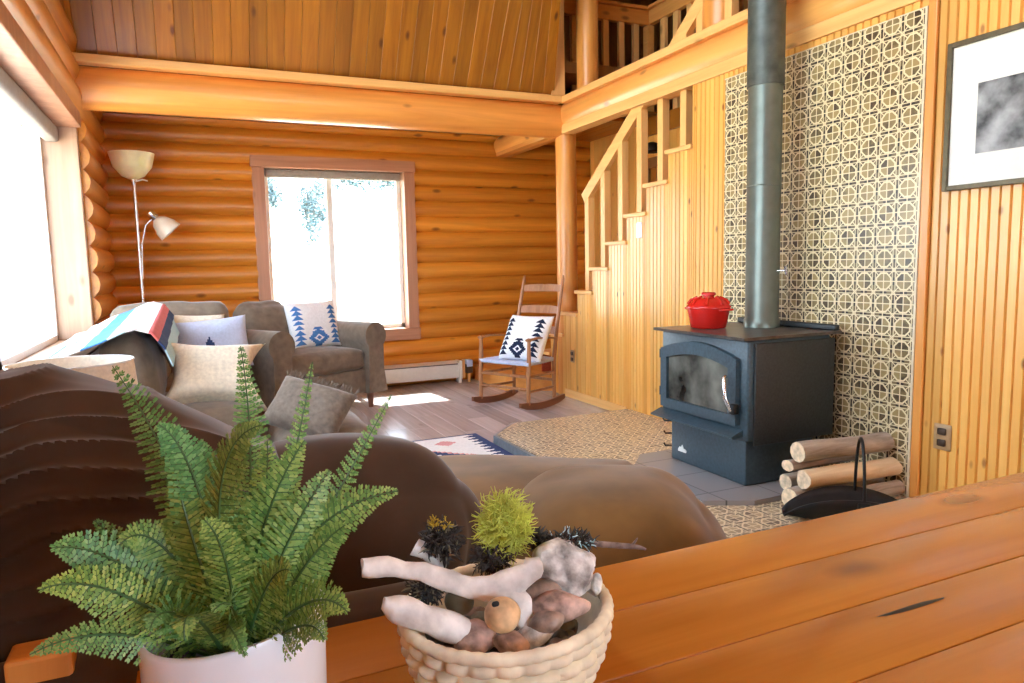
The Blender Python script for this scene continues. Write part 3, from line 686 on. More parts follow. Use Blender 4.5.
for z, xx, hh in ((1.035, .547, .065), (.84, .497, .07), (.66, .448, .07)):
    mb = MB(); vs = []; fs = []; n = 12
    for i in range(n + 1):
        u = -1 + 2 * i / n; bow = .025 * (1 - u * u); top = hh * (.62 + .38 * (1 - u ** 2) ** .7) - (.008 if abs(u) < .12 else 0)
        for a, c in ((-.005, -hh * .45), (.005, -hh * .45), (.005, top * .6), (-.005, top * .6)): vs.append((xx + bow + a + c * .25, u * .232, z + c))
    for i in range(n): fs += [(4 * i + j, 4 * i + (j + 1) % 4, 4 * i + 4 + (j + 1) % 4, 4 * i + 4 + j) for j in range(4)]
    fs += [(0, 1, 2, 3), (4 * n + 3, 4 * n + 2, 4 * n + 1, 4 * n)]
    L(mb.add(vs, fs), 'slat', CHAIRW, smooth=False)
mb = MB(); vs = []; fs = []; n = 24
for i in range(n + 1):
    u = i / n
    for j in range(n + 1):
        v = -1 + 2 * j / n; hw = .285 - .045 * u
        edge = max(abs(v), abs(2 * u - 1)); dip = -.012 * (1 - v * v) * (1 - (2 * u - 1) ** 2)
        wv = .003 * math.sin(u * 90) * math.sin(v * 60)
        vs.append((-.025 + u * .44, v * hw, .425 + dip + wv - (.02 * max(0, edge - .9) * 10) ** 2))
for i in range(n):
    for j in range(n): a = i * (n + 1) + j; fs.append((a, a + n + 1, a + n + 2, a + 1))
se = L(mb.add(vs, fs), 'seat', PERI, auto=1.3); se.modifiers.new('s', 'SOLIDIFY').thickness = .03; se['label'] = 'woven pale blue seat'

# ================================================================ PILLOWS
def pillow(w, h, t, n=26, seed=0, pinch=.06):
    pts = {}; vs = []; fs = []; uv = []
    def P(u, v, s):
        e = max(0, (1 - u ** 4) * (1 - v ** 4)) ** .55
        k = 1 - pinch * (1 - abs(v) ** 2) * abs(u) ** 2, 1 - pinch * (1 - abs(u) ** 2) * abs(v) ** 2
        th = t / 2 * e * (1 + .10 * noise.noise(Vector((u * 2 + seed, v * 2, s * 3))))
        return Vector((w / 2 * u * k[0], s * th, h / 2 + h / 2 * v * k[1]))
    def vid(i, j, s):
        bnd = i in (0, n) or j in (0, n); key = (i, j, 0 if bnd else s)
        if key not in pts:
            pts[key] = len(vs); vs.append(P(-1 + 2 * i / n, -1 + 2 * j / n, 0 if bnd else s))
        return pts[key]
    for s in (-1, 1):
        for i in range(n):
            for j in range(n):
                fs.append((vid(i, j, s), vid(i + 1, j, s), vid(i + 1, j + 1, s), vid(i, j + 1, s))); uv.append((-1 + 2 * (i + .5) / n, -1 + 2 * (j + .5) / n, s))
    return vs, fs, uv
def place(rx, ry, rz, loc): return Matrix.Translation(loc) @ Matrix.Rotation(rz, 4, 'Z') @ Matrix.Rotation(rx, 4, 'X') @ Matrix.Rotation(ry, 4, 'Y')
def aztec(u, v):
    a = abs(u)
    if v > -.86:
        k = (v + .86) / .205; f = k - math.floor(k)
        if k < 8 and abs(a - .70) < .21 * (1 - f): return 1
    dv = abs(v + .62)
    st = math.floor(a / .065) * .065
    if v > -.98 and st + dv * .95 < .38:
        if .09 < a * .9 + dv < .17: return 0
        return 1
    if a < .22 - max(0, v + .28) * .8 and -.42 < v < -.1 and int((v + .42) / .08) % 2 == 0: return 1
    return 0
def throw_pillow(w, h, t, mat, loc, tilt, rz, label, roll=0, pat=None, n=26, pinch=.06, group=None, seed=0, cat='pillow', name='throw_pillow'):
    vs, fs, uv = pillow(w, h, t, n, seed, pinch)
    mats = mat if isinstance(mat, list) else [mat]
    mb = MB().add(vs, fs, [pat(*c[:2]) if pat else 0 for c in uv])
    o = mk(name, mb, mats, local=True, label=label, cat=cat, group=group, auto=2.0)
    o.matrix_world = place(tilt, roll, rz, loc)
    return o

# ================================================================ ROCKING CHAIR PILLOW
a = math.radians(25.5)
fx = Vector((math.cos(a), math.sin(a), 0)); fyv = Vector((-math.sin(a), math.cos(a), 0))
pl = Vector((2.45, 5.62, 0)) + fx * .10 + fyv * -.075 + Vector((0, 0, .415))
throw_pillow(.48, .44, .15, [WHITEC, NAVYL], pl, -math.radians(29), a - PI / 2 , 'white pillow with dark navy tree pattern propped in the rocking chair', 0, aztec, 60, group='white pillows with navy arrow pattern')

# ================================================================ SOFAS
# --- armchair-and-a-half under the window, turned towards the stove
SA = Vector((1.035, 6.04, 0)); RA = math.radians(28.8)
la = thing('loveseat', 'wide brown upholstered armchair with rolled arms under the window', 'armchair', SA, RA)
def A(mb, name, mat, **k): return mk(name, mb, mat, la, local=True, **k)
HW = .55
A(MB().soft((.96, .86, .22), .03, 6, M=Matrix.Translation((0, .46, .25))), 'base', SOFA)
A(MB().soft((.82, .62, .18), .05, 12, (0, .012, .03), .008, 7, 3, Matrix.Translation((0, .34, .45))), 'seat_cushion', SOFA)
mb = MB().soft((1.0, .22, .64), .08, 10, (0, .02, .02), .006, 5, 4, Matrix.Translation((0, .84, .50)))
A(mb, 'backrest', SOFA)
def rolled(s):
    pr = []; cx = s * (HW - .06)
    for i in range(15):
        th = -PI * .25 + PI * 1.5 * i / 14
        pr.append((cx + s * math.cos(th) * .122, .65 + math.sin(th) * .122))
    pr += [(cx - s * .10, .14), (cx + s * .115, .14), (cx + s * .085, .35)]
    m2 = MB().prism(pr, 'y', -.02, .86); return m2
for s in (-1, 1):
    o = A(rolled(s), 'arm', SOFA, auto=.9)
    A(MB().tube([(s * (HW - .09), .05, .14), (s * (HW - .09), .05, .0)], [.035, .022], 12), 'leg', CHAIRD)
    A(MB().tube([(s * (HW - .12), .85, .14), (s * (HW - .12), .85, .0)], [.035, .022], 12), 'leg', CHAIRD)
A(MB().soft((.48, .22, .50), .10, 14, (.01, .07, .02), .02, 6, 8, Matrix.Translation((-.20, .66, .72)) @ Matrix.Rotation(-.22, 4, 'X')), 'back_cushion', SOFA)
A(MB().soft((.52, .22, .44), .10, 14, (.01, .06, .02), .02, 6, 9, Matrix.Translation((.24, .70, .68)) @ Matrix.Rotation(-.22, 4, 'X')), 'back_cushion', SOFA)
def fromA(x, y, z): return SA + Matrix.Rotation(RA, 3, 'Z') @ Vector((x, y, z))
throw_pillow(.50, .44, .15, [WHITEC, BLUE], fromA(.17, .40, .545), -math.radians(16), RA - .14, 'white pillow with blue tree pattern on the armchair under the window', 0, aztec, 60, group='white pillows with navy arrow pattern', seed=4)
# --- sofa along the left wall
SB = Vector((-.15, 4.9, 0))
lb = thing('side_sofa', 'brown sofa along the left wall with a striped blanket over its back', 'sofa', SB)
def B(mb, name, mat, **k): return mk(name, mb, mat, lb, **k)
B(MB().soft((.86, 2.45, .26), .03, 6, M=Matrix.Translation((-.16, 4.92, .24))), 'base', SOFA)
for yc in (4.33, 5.22): B(MB().soft((.66, .87, .16), .05, 12, (.012, 0, .025), .006, 6, yc, Matrix.Translation((-.05, yc, .45))), 'seat_cushion', SOFA)
B(MB().soft((.20, 2.45, .58), .07, 12, (.02, 0, .02), .008, 5, 2, Matrix.Translation((-.49, 4.92, .50))), 'backrest', SOFA)
for yc, hh in ((4.32, .42), (5.22, .44)): B(MB().soft((.20, .86, hh), .07, 12, (.05, .01, .02), .015, 6, yc, Matrix.Translation((-.31, yc, .52 + hh / 2)) @ Matrix.Rotation(-.12, 4, 'Y')), 'back_cushion', SOFA)
B(MB().soft((.80, .24, .86), .08, 14, (.01, .05, .03), .018, 5, 6, Matrix.Translation((-.16, 5.98, .575))), 'arm', SOFA)
for sx in (-.5, .2):
    for yy in (3.8, 6.0): B(MB().tube([(sx, yy, .12), (sx, yy, 0)], [.03, .022], 10), 'leg', CHAIRD)
throw_pillow(.40, .40, .13, [LINEN], (.0, 5.70, .545), -.18, .12, 'small cream pillow at the far end of the left sofa', .05, seed=2)
throw_pillow(.50, .38, .14, [PERI, NAVY], (.13, 5.44, .545), -.22, .10, 'small pale blue pillow with a navy triangle on the left sofa', -.07, pat=lambda u, v: 1 if (-.3 < v < .3 and abs(u + .12) < .22 * (1 - (v + .3) / .6)) else 0, n=44, seed=3)
throw_pillow(.60, .48, .24, [LINEN], (.06, 4.08, .49), -.72, .12, 'large cream pillow leaning on the left sofa nearest the fern', .12, n=34, seed=5, pinch=.36)
# blanket
mb = MB(); vs = []; fs = []; mi = []; ns, nt_ = 60, 80
prof = [(-.74, .79), (-.69, .80), (-.62, .82), (-.53, .865), (-.41, .905), (-.28, .965), (-.21, .945), (-.16, .87), (-.13, .78)]
def pf_(t):
    k = t * (len(prof) - 1); i = min(int(k), len(prof) - 2); f = k - i; f = f * f * (3 - 2 * f) * .4 + f * .6
    return prof[i][0] + (prof[i + 1][0] - prof[i][0]) * f, prof[i][1] + (prof[i + 1][1] - prof[i][1]) * f
for i in range(ns + 1):
    s = i / ns
    for j in range(nt_ + 1):
        t = j / nt_; x, z = pf_(t)
        y = 3.72 + s * 1.98 + .10 * (t - .5)
        w = noise.noise(Vector((s * 9, t * 3, 2)))
        nx = (.02 + .0 * s)
        vs.append((x + (.018 if t > .6 else 0) + w * .008, y + noise.noise(Vector((s * 3, t * 5, 7))) * .03, z + .018 + w * .012 + (.055 * s if .2 < t < .9 else .03 * s)))
bands = [(0, .14, 0), (.14, .19, 1), (.19, .27, 0), (.27, .30, 1), (.30, .42, 0), (.42, .54, 1), (.54, .60, 3), (.60, .72, 0), (.72, .81, 2), (.81, .89, 4), (.89, 1.01, 3)]
for i in range(ns):
    for j in range(nt_):
        a = i * (nt_ + 1) + j; fs.append((a, a + nt_ + 1, a + nt_ + 2, a + 1))
        q = (j + .5) / nt_; mi.append(next(b2[2] for b2 in bands if b2[0] <= q < b2[1]))
mb.add(vs, fs, mi)
bl = mk('blanket', mb, [WHITEC, BLUE, RED, CYAN, NAVY], None, (-.45, 4.8, .9), label='white blanket with blue, coral and navy stripes draped over the left sofa', cat='blanket', auto=2)
bl.modifiers.new('s', 'SOLIDIFY').thickness = .008
# ottoman and fringed pillow
ot = thing('ottoman', 'brown upholstered footstool between the two sofas', 'ottoman', (.60, 3.95, 0))
mk('cushion', MB().soft((.50, .66, .20), .07, 12, (.01, .01, .03), .01, 6, 2, Matrix.Translation((.60, 3.95, .31))), SOFA, ot)
mk('base', MB().soft((.48, .64, .18), .03, 6, M=Matrix.Translation((.60, 3.95, .16))), SOFA, ot)
for sx in (.41, .79):
    for yy in (3.7, 4.2): mk('leg', MB().tube([(sx, yy, .09), (sx, yy, 0)], [.025, .018], 10), CHAIRD, ot)
fp = throw_pillow(.42, .30, .16, [TAUPE], (.44, 3.70, .42), -.72, -.35, 'taupe fringed pillow resting on the brown footstool', .35, n=30, seed=9)
mb = MB()
for k in range(70):
    u = -1 + 2 * k / 69; s = 1 if k % 2 else -1
    z = .30 if True else 0; x = u * .2
    p = Vector((x, 0, .295)); q = p + Vector((random.uniform(-.02, .02), random.uniform(-.02, .02), .03 + random.random() * .02))
    mb.tube([p, (p + q) / 2 + Vector((random.uniform(-.006, .006), 0, 0)), q], .0022, 4)
fr_ = mk('fringe', mb, TAUPE, fp, local=True); fr_['kind'] = 'stuff'
# --- sofa in front of the table, its back to us
SCL = Vector((.2, 1.6, 0))
lc = thing('foreground_sofa', 'dark brown velvet sofa in the foreground with its back to the wooden table', 'sofa', SCL)
def Cc(mb, name, mat, **k): return mk(name, mb, mat, lc, **k)
Cc(MB().soft((1.65, 1.05, .30), .05, 6, M=Matrix.Translation((.24, 1.72, .22))), 'base', SOFAD)
Cc(MB().soft((1.15, .16, .50), .06, 10, (0, .0, .03), .006, 5, 1, Matrix.Translation((-.01, 1.15, .43))), 'backrest', SOFAD)
def folds(p, u):
    s_ = p.z - .62 * p.x * (1.0 - 1.3 * (p.z + .3)) + .07 * noise.noise(p * 2.5) + .012 * noise.noise(p * 9)
    amp = .014 * (.6 + .6 * noise.noise(p * 3.5 + Vector((3, 1, 2)))) * max(0, min(1, (p.z + .22) * 3))
    w = amp * (1 - abs(math.sin(s_ * 78)) ** .7) * 2
    n = Vector((u.x * .15, u.y, u.z)).normalized()
    drop = Vector((0, 0, -.19 * max(0, (p.x + .07) / .38) ** 1.4))
    return p + n * w + drop
Cc(MB().soft((.80, .34, .58), .13, 110, (.02, .05, .02), .012, 4, 11, Matrix.Translation((-.17, 1.40, .775)), fn=folds), 'back_cushion', SOFAD)
Cc(MB().soft((.56, .36, .50), .16, 26, (.03, .06, .05), .02, 4, 14, Matrix.Translation((.235, 1.44, .62)) @ Matrix.Rotation(.10, 4, 'Y')), 'back_cushion', SOFAD)
sc_ = Cc(MB().soft((.95, .85, .20), .09, 16, (.01, .02, .05), .015, 4, 5, Matrix.Translation((.86, 2.0, .445)) @ Matrix.Rotation(-.5, 4, 'Z')), 'seat_cushion', SOFAT); sc_['label'] = 'tan seat cushion'
ar = Cc(MB().soft((.62, .72, .52), .20, 22, (.03, .03, .05), .02, 4, 6, Matrix.Translation((.92, 1.48, .40)) @ Matrix.Rotation(-.55, 4, 'Z')), 'arm', SOFAT); ar['label'] = 'tan padded arm'

# ================================================================ LAMPS
fl = thing('floor_lamp', 'tall steel floor lamp with an amber bowl shade and a side reading light', 'lamp', (-.40, 6.92, 0))
lx, ly = -.40, 6.92
mk('base', MB().lathe([(.13, 0), (.13, .012), (.03, .03), (.012, .05)], (lx, ly, 0), 28), CHROME, fl)
mk('pole', MB().tube([(lx, ly, .04), (lx + .003, ly, 2.0)], .0125, 12).lathe([(.0125, 2.0), (.035, 2.06), (.03, 2.08)], (lx, ly, 0), 20), CHROME, fl)
mk('bowl_shade', MB().lathe([(.03, 2.045), (.09, 2.075), (.15, 2.15), (.178, 2.265), (.172, 2.265), (.143, 2.155), (.085, 2.083), (.02, 2.055)], (lx, ly, 0), 36), GLASSA, fl)
mk('gooseneck', MB().tube([(lx + .014, ly - .012, 1.2), (lx + .03, ly - .03, 1.50), (lx + .07, ly - .03, 1.66), (lx + .125, ly - .04, 1.715)], .007, 8), CHROME, fl)
Mx = Matrix.Translation((lx + .14, ly - .05, 1.73)) @ Matrix.Rotation(-.75, 4, 'Y')
mb = MB().lathe([(.018, .05), (.034, .048), (.034, -.02), (.02, -.03)], (0, 0, 0), 20); mb.v = [Mx @ v for v in mb.v]; mk('socket', mb, CHROME, fl)
mb = MB().lathe([(.03, -.02), (.065, -.05), (.095, -.12), (.105, -.18), (.10, -.18), (.09, -.12), (.06, -.055), (.025, -.028)], (0, 0, 0), 28); mb.v = [Mx @ v for v in mb.v]; mk('reading_shade', mb, FROST, fl)
mk('switch_knob', MB().tube([(lx + .02, ly - .01, 2.03), (lx + .07, ly - .02, 2.045), (lx + .11, ly - .02, 2.035)], .006, 8), VINYL, fl)
tlx, tly = -.385, 2.75
et = thing('side_table', 'small wooden side table under the drum shade lamp', 'table', (tlx, tly, 0))
mk('table_top', MB().lathe([(.19, .53), (.2, .535), (.2, .555), (.19, .56)], (tlx, tly, 0), 32), CHAIRW, et)
for k in range(4):
    a = PI / 4 + k * PI / 2; mk('leg', MB().tube([(tlx + .14 * math.cos(a), tly + .14 * math.sin(a), .53), (tlx + .17 * math.cos(a), tly + .17 * math.sin(a), 0)], [.02, .014], 10), CHAIRW, et)
tl = thing('table_lamp', 'table lamp with a pale drum shade behind the dark brown cushions', 'lamp', (tlx, tly, .561))
mk('lamp_base', MB().lathe([(.07, .561), (.07, .575), (.03, .59), (.05, .64), (.055, .67), (.02, .72), (.012, .74), (.012, .80)], (tlx, tly, 0), 24), WHITE, tl)
mk('drum_shade', MB().lathe([(.205, .70), (.185, .958), (.182, .958), (.202, .70)], (tlx, tly, 0), 44, closed=True), LAMPSH, tl)
mk('shade_rim', MB().tube([(tlx + .185 * math.cos(2 * PI * i / 44), tly + .185 * math.sin(2 * PI * i / 44), .958) for i in range(45)], .003, 6), WHITEC, tl)

# ================================================================ RUG
mb = MB(); vs = []; fs = []; mi = []; RX0, RX1, RY0, RY1 = .90, 1.862, 2.75, 4.845
nx, ny = 90, 160
def rugpat(x, y):
    ex = RX1 - x; ey = RY1 - y
    if ey < .022 or y - RY0 < .022: return 1
    f = (y / .075) % 1; saw = .045 + .085 * (1 - abs(2 * f - 1))
    if ex < saw or x - RX0 < saw: return 1
    cx = ((x - 1.42) / .20); cy = ((y - 4.62) / .085)
    for (qx, qy, sx, sy, m_) in ((1.56, 4.66, .085, .075, 2), (1.62, 4.22, .09, .10, 2), (1.08, 4.55, .09, .09, 2), (1.2, 3.7, .1, .1, 2)):
        if abs(x - qx) / sx + abs(y - qy) / sy < 1: return m_
    q = abs(math.floor((x - 1.31) / .03) * .03) + abs(math.floor((y - 4.30) / .03) * .03)
    if .16 < q < .25 or q < .06: return 1
    if .25 < q < .30: return 2 if x > 1.3 else 3
    q = abs(math.floor((x - 1.31) / .03) * .03) + abs(math.floor((y - 3.45) / .03) * .03)
    if .16 < q < .25 or q < .06: return 1
    return 0
for i in range(nx + 1):
    for j in range(ny + 1): vs.append((RX0 + (RX1 - RX0) * i / nx, RY0 + (RY1 - RY0) * j / ny, .009))
for i in range(nx):
    for j in range(ny):
        a = i * (ny + 1) + j; fs.append((a, a + ny + 1, a + ny + 2, a + 1)); mi.append(rugpat(RX0 + (RX1 - RX0) * (i + .5) / nx, RY0 + (RY1 - RY0) * (j + .5) / ny))
o = mk('area_rug', MB().add(vs, fs, mi), [WHITEC, NAVY, PINK, CYAN], None, (1.3, 3.8, 0), label='flat woven rug with a navy sawtooth border in front of the hearth', cat='rug', smooth=False)
sm = o.modifiers.new('s', 'SOLIDIFY'); sm.thickness = .007; sm.offset = -1

# ================================================================ FOREGROUND TABLE
TZ = .72
tb = thing('wooden_table', 'long orange plank table in the foreground', 'table', (.9, .6, 0))
ys = [1.030, .8815, .7305, .5915, .45, .30, .15]
for ya, yb_ in zip(ys[1:], ys):
    mk('plank', MB().box((-.10, ya + .0008, TZ - .038), (2.6, yb_ - .0008, TZ), .0022), TABLE, tb)
mk('apron', MB().box((-.04, .2, TZ - .13), (2.52, .98, TZ - .04), .003), TABLE, tb, smooth=False)
for xx in (0.0, 2.42):
    for yy in (.24, .90): mk('leg', MB().box((xx, yy, 0), (xx + .08, yy + .08, TZ - .131), .004), TABLE, tb, smooth=False)
def ontable(px, py):
    d = at(px, py, 1) - CAM; return CAM + d * ((TZ + .0006 - CAM.z) / d.z)
cr_ = [ontable(*q) for q in ((876, 617), (900, 609), (922, 602), (945, 597), (944, 599), (924, 606), (904, 612), (886, 616))]
crack = MB().add(cr_, [tuple(range(8))])
mk('crack', crack, BLACK, tb, smooth=False)
# low post at the left edge
p = at(46, 646, 1.0)
mk('newel_post', MB().box((p.x - .045, p.y - .03, 0), (p.x + .036, p.y + .03, p.z), .006), LOGZ, None, (p.x, p.y, 0), label='short square wooden post at the left edge behind the potted fern', cat='post', smooth=False)

# ================================================================ FERN
pcx, pcy = .018, .725; PR = .0865
fn = thing('potted_fern', 'bushy green fern in a smooth white pot on the table', 'plant', (pcx, pcy, TZ))
mb = MB(); n = 56; prof = [(.074, .0), (.078, .004), (.084, .09), (PR, .190), (PR - .0015, .193), (PR - .005, .193), (PR - .008, .185), (PR - .009, .13)]
vs = []; fs = []
for (r_, z_) in prof:
    for j in range(n):
        th = 2 * PI * j / n; q = Vector((math.cos(th) * r_, math.sin(th) * r_, 0)); zz = z_ + (q.dot(RT) * .10 * (z_ / .193) if z_ > .05 else 0)
        vs.append((pcx + q.x, pcy + q.y, TZ + .001 + zz))
for i in range(len(prof) - 1):
    for j in range(n): fs.append((i * n + j, i * n + (j + 1) % n, (i + 1) * n + (j + 1) % n, (i + 1) * n + j))
fs.append(tuple(range(n))[::-1])
mk('pot', mb.add(vs, fs), WHITE, fn)
mk('soil', MB().lathe([(PR - .010, .148), (.05, .153), (0, .158)], (pcx, pcy, TZ), 40), SOIL, fn)
def bez(a, b2, c, t): return a * (1 - t) ** 2 + b2 * 2 * t * (1 - t) + c * t * t
def frond(p0, p1, p2, width, face, npin=20, prune=.12, lob=7):
    p0, p1, p2 = Vector(p0), Vector(p1), Vector(p2)
    npin = max(14, int(((p1 - p0).length + (p2 - p1).length) / .0100))
    mb = MB(); pts = [bez(p0, p1, p2, i / 24) for i in range(25)]
    mb.tube(pts, [.0022 * (1 - .75 * i / 24) for i in range(25)], 5, mi=1)
    for k in range(npin):
        t = prune + (1 - prune) * (k + .3) / npin
        p = bez(p0, p1, p2, t); tg = ((p1 - p0) * (1 - t) + (p2 - p1) * t).normalized()
        side = tg.cross(face).normalized(); nrm = side.cross(tg).normalized()
        sh = (1 - ((t - prune) / (1 - prune))) ** .75 * min(1, .55 + (t - prune) * 3.2)
        L_ = width * max(.07, sh)
        for s in (-1, 1):
            d = (side * s + tg * .38).normalized(); d = (d - nrm * random.uniform(.0, .22)).normalized()
            wv = d.cross(nrm).normalized(); L2 = L_ * random.uniform(.9, 1.08)
            nl = max(2, int(lob * L2 / width + 1.5)); lw = ((p1 - p0).length + (p2 - p1).length) / npin * .50
            for q in range(nl):
                u = (q + .55) / nl; c0 = p + d * L2 * u - nrm * (.10 * L2 * u * u)
                sz = lw * (1 - .55 * u)
                for s2 in (-1, 1):
                    ll = (wv * s2 * .85 + d * .55).normalized(); a_ = c0; ww = d * (L2 / nl) * .52
                    tip = c0 + ll * sz + nrm * random.uniform(-.15, .15) * sz
                    mb.add([a_ - ww * .7, a_ + ww * .7, (a_ * .35 + tip * .65) + ww * 1.0, tip + ww * .35, tip - ww * .4, (a_ * .35 + tip * .65) - ww * .95], [(0, 1, 2, 3, 4, 5)])
            mb.add([p - wv * .0007, p + wv * .0007, p + d * L2], [(0, 1, 2)], 1)
    return mb
tocam = -FW
FR = [ # base px,depth | mid px,depth | tip px,depth | half width m | turn of the blade
 ((205, 615, .70), (200, 490, .76), (113, 366, .80), .062, (0, 0)),
 ((235, 600, .72), (262, 470, .82), (241, 346, .84), .043, (.1, .2)),
 ((250, 600, .74), (290, 500, .80), (313, 362, .82), .030, (.95, .1)),
 ((265, 600, .72), (330, 510, .78), (392, 395, .84), .030, (.9, .3)),
 ((262, 590, .68), (290, 505, .70), (399, 491, .72), .050, (0, .45)),
 ((222, 610, .66), (205, 450, .66), (160, 425, .62), .040, (.2, .5)),
 ((235, 600, .64), (190, 440, .62), (262, 425, .60), .044, (-.2, .5)),
 ((200, 615, .68), (120, 535, .66), (52, 548, .62), .045, (0, .5)),
 ((200, 620, .64), (110, 560, .60), (40, 590, .56), .036, (0, .6)),
 ((195, 630, .66), (110, 610, .64), (30, 655, .60), .030, (0, .7)),
 ((262, 600, .66), (310, 545, .66), (346, 525, .66), .036, (0, .4)),
 ((262, 610, .64), (310, 570, .62), (348, 612, .60), .036, (0, .5)),
 ((232, 620, .64), (215, 590, .58), (246, 656, .575), .026, (0, .6)),
 ((262, 615, .64), (310, 600, .62), (325, 640, .60), .028, (0, .6)),
 ((215, 610, .67), (160, 500, .68), (120, 545, .64), .036, (.1, .5)),
 ((240, 610, .66), (250, 520, .66), (305, 440, .68), .046, (.1, .2)),
 ((225, 610, .66), (190, 540, .64), (175, 470, .66), .050, (-.1, .2)),
 ((248, 610, .65), (280, 540, .64), (330, 470, .68), .044, (.3, .3)),
 ((238, 615, .62), (235, 545, .60), (205, 520, .58), .036, (.1, .5)),
 ((245, 615, .62), (265, 560, .60), (290, 570, .58), .036, (0, .5)),
 ((210, 620, .64), (165, 580, .60), (150, 630, .58), .030, (0, .6)),
 ((235, 615, .63), (240, 580, .58), (215, 610, .56), .030, (0, .6)),
 ((200, 615, .70), (150, 570, .72), (95, 520, .70), .040, (.1, .3)),
 ((270, 610, .70), (320, 560, .72), (330, 500, .74), .034, (.2, .3)),
 ((225, 610, .60), (180, 575, .58), (185, 640, .57), .030, (0, .6)),
 ((225, 605, .70), (225, 500, .74), (200, 440, .74), .045, (0, .1)),
 ((255, 605, .70), (270, 520, .74), (268, 440, .76), .045, (.1, .1)),
]
soilc = Vector((pcx, pcy, TZ + .125))
for i, (b_, m_, t_, w_, (tw, up)) in enumerate(FR):
    p0 = soilc + (at(*b_) - soilc) * .35; p0.z = TZ + .15
    p1 = at(*m_); p2 = at(*t_)
    face = (tocam + RT * tw * 1.6 + Vector((0, 0, 1)) * up * 1.1).normalized()
    mk('frond', frond(p0, p1, p2, w_, face, 19 if w_ > .04 else 18), [FERN, STEM], fn, smooth=False)

# ================================================================ BASKET AND ITS CONTENTS
BC = at(507, 606, .885); bz = TZ
RH = BC.z - bz
RX = RT.copy(); RX.z = 0; RX.normalize(); RYv = Vector((-RX.y, RX.x, 0))
bk = thing('straw_basket', 'oval woven straw basket of rocks and driftwood on the table', 'basket', (BC.x, BC.y, bz))
ang = .55; ex = RX * math.cos(ang) + RYv * math.sin(ang); ey = -RX * math.sin(ang) + RYv * math.cos(ang)
BA, BB = .131, .121
def bp(th, k, z): q = ex * math.cos(th) * BA * k + ey * math.sin(th) * BB * k; return Vector((BC.x + q.x, BC.y + q.y, z))
mb = MB(); vs = []; fs = []; n = 220; rows = 5; sub = 8; tot = rows * sub
for i in range(tot + 1):
    s = i / tot; z = bz + .002 + s * (RH - .006); k0 = .69 + .25 * math.sin(s * PI / 2)
    row = min(rows - 1, int(s * rows)); f = s * rows - row
    for j in range(n):
        th = 2 * PI * j / n
        coil = math.sin(PI * f) ** .5 * .03; stitch = abs(math.sin(th * 13 + row * PI / 2)) ** .4 * .08 * math.sin(PI * f) ** .45
        vs.append(bp(th, k0 + coil + stitch, z))
for i in range(tot):
    for j in range(n): fs.append((i * n + j, i * n + (j + 1) % n, (i + 1) * n + (j + 1) % n, (i + 1) * n + j))
o = len(vs)
for i in range(6):
    s = 1 - i / 5
    for j in range(n): vs.append(bp(2 * PI * j / n, .93 - .25 * (1 - s), bz + .012 + s * (RH - .02)))
for i in range(5):
    for j in range(n): fs.append((o + i * n + j, o + i * n + (j + 1) % n, o + (i + 1) * n + (j + 1) % n, o + (i + 1) * n + j))
for j in range(n): fs.append((tot * n + j, tot * n + (j + 1) % n, o + (j + 1) % n, o + j))
fs.append(tuple(o + 5 * n + j for j in range(n))); fs.append(tuple(range(n))[::-1])
mk('woven_body', mb.add(vs, fs), BASK, bk, auto=2)
mb = MB(); vs = []; fs = []; n = 200; q = 10
for i in range(n):
    th = 2 * PI * i / n; c = bp(th, .985, BC.z); out = (bp(th, 1.1, BC.z) - c).normalized()
    for j in range(q):
        a = 2 * PI * j / q; rr = .0078 * (1 + .07 * math.sin(th * 48))
        vs.append(c + out * math.cos(a) * rr + Vector((0, 0, math.sin(a) * rr)))
for i in range(n):
    for j in range(q): fs.append((i * q + j, i * q + (j + 1) % q, ((i + 1) % n) * q + (j + 1) % q, ((i + 1) % n) * q + j))
mk('rim', mb.add(vs, fs), BASK, bk, auto=2)
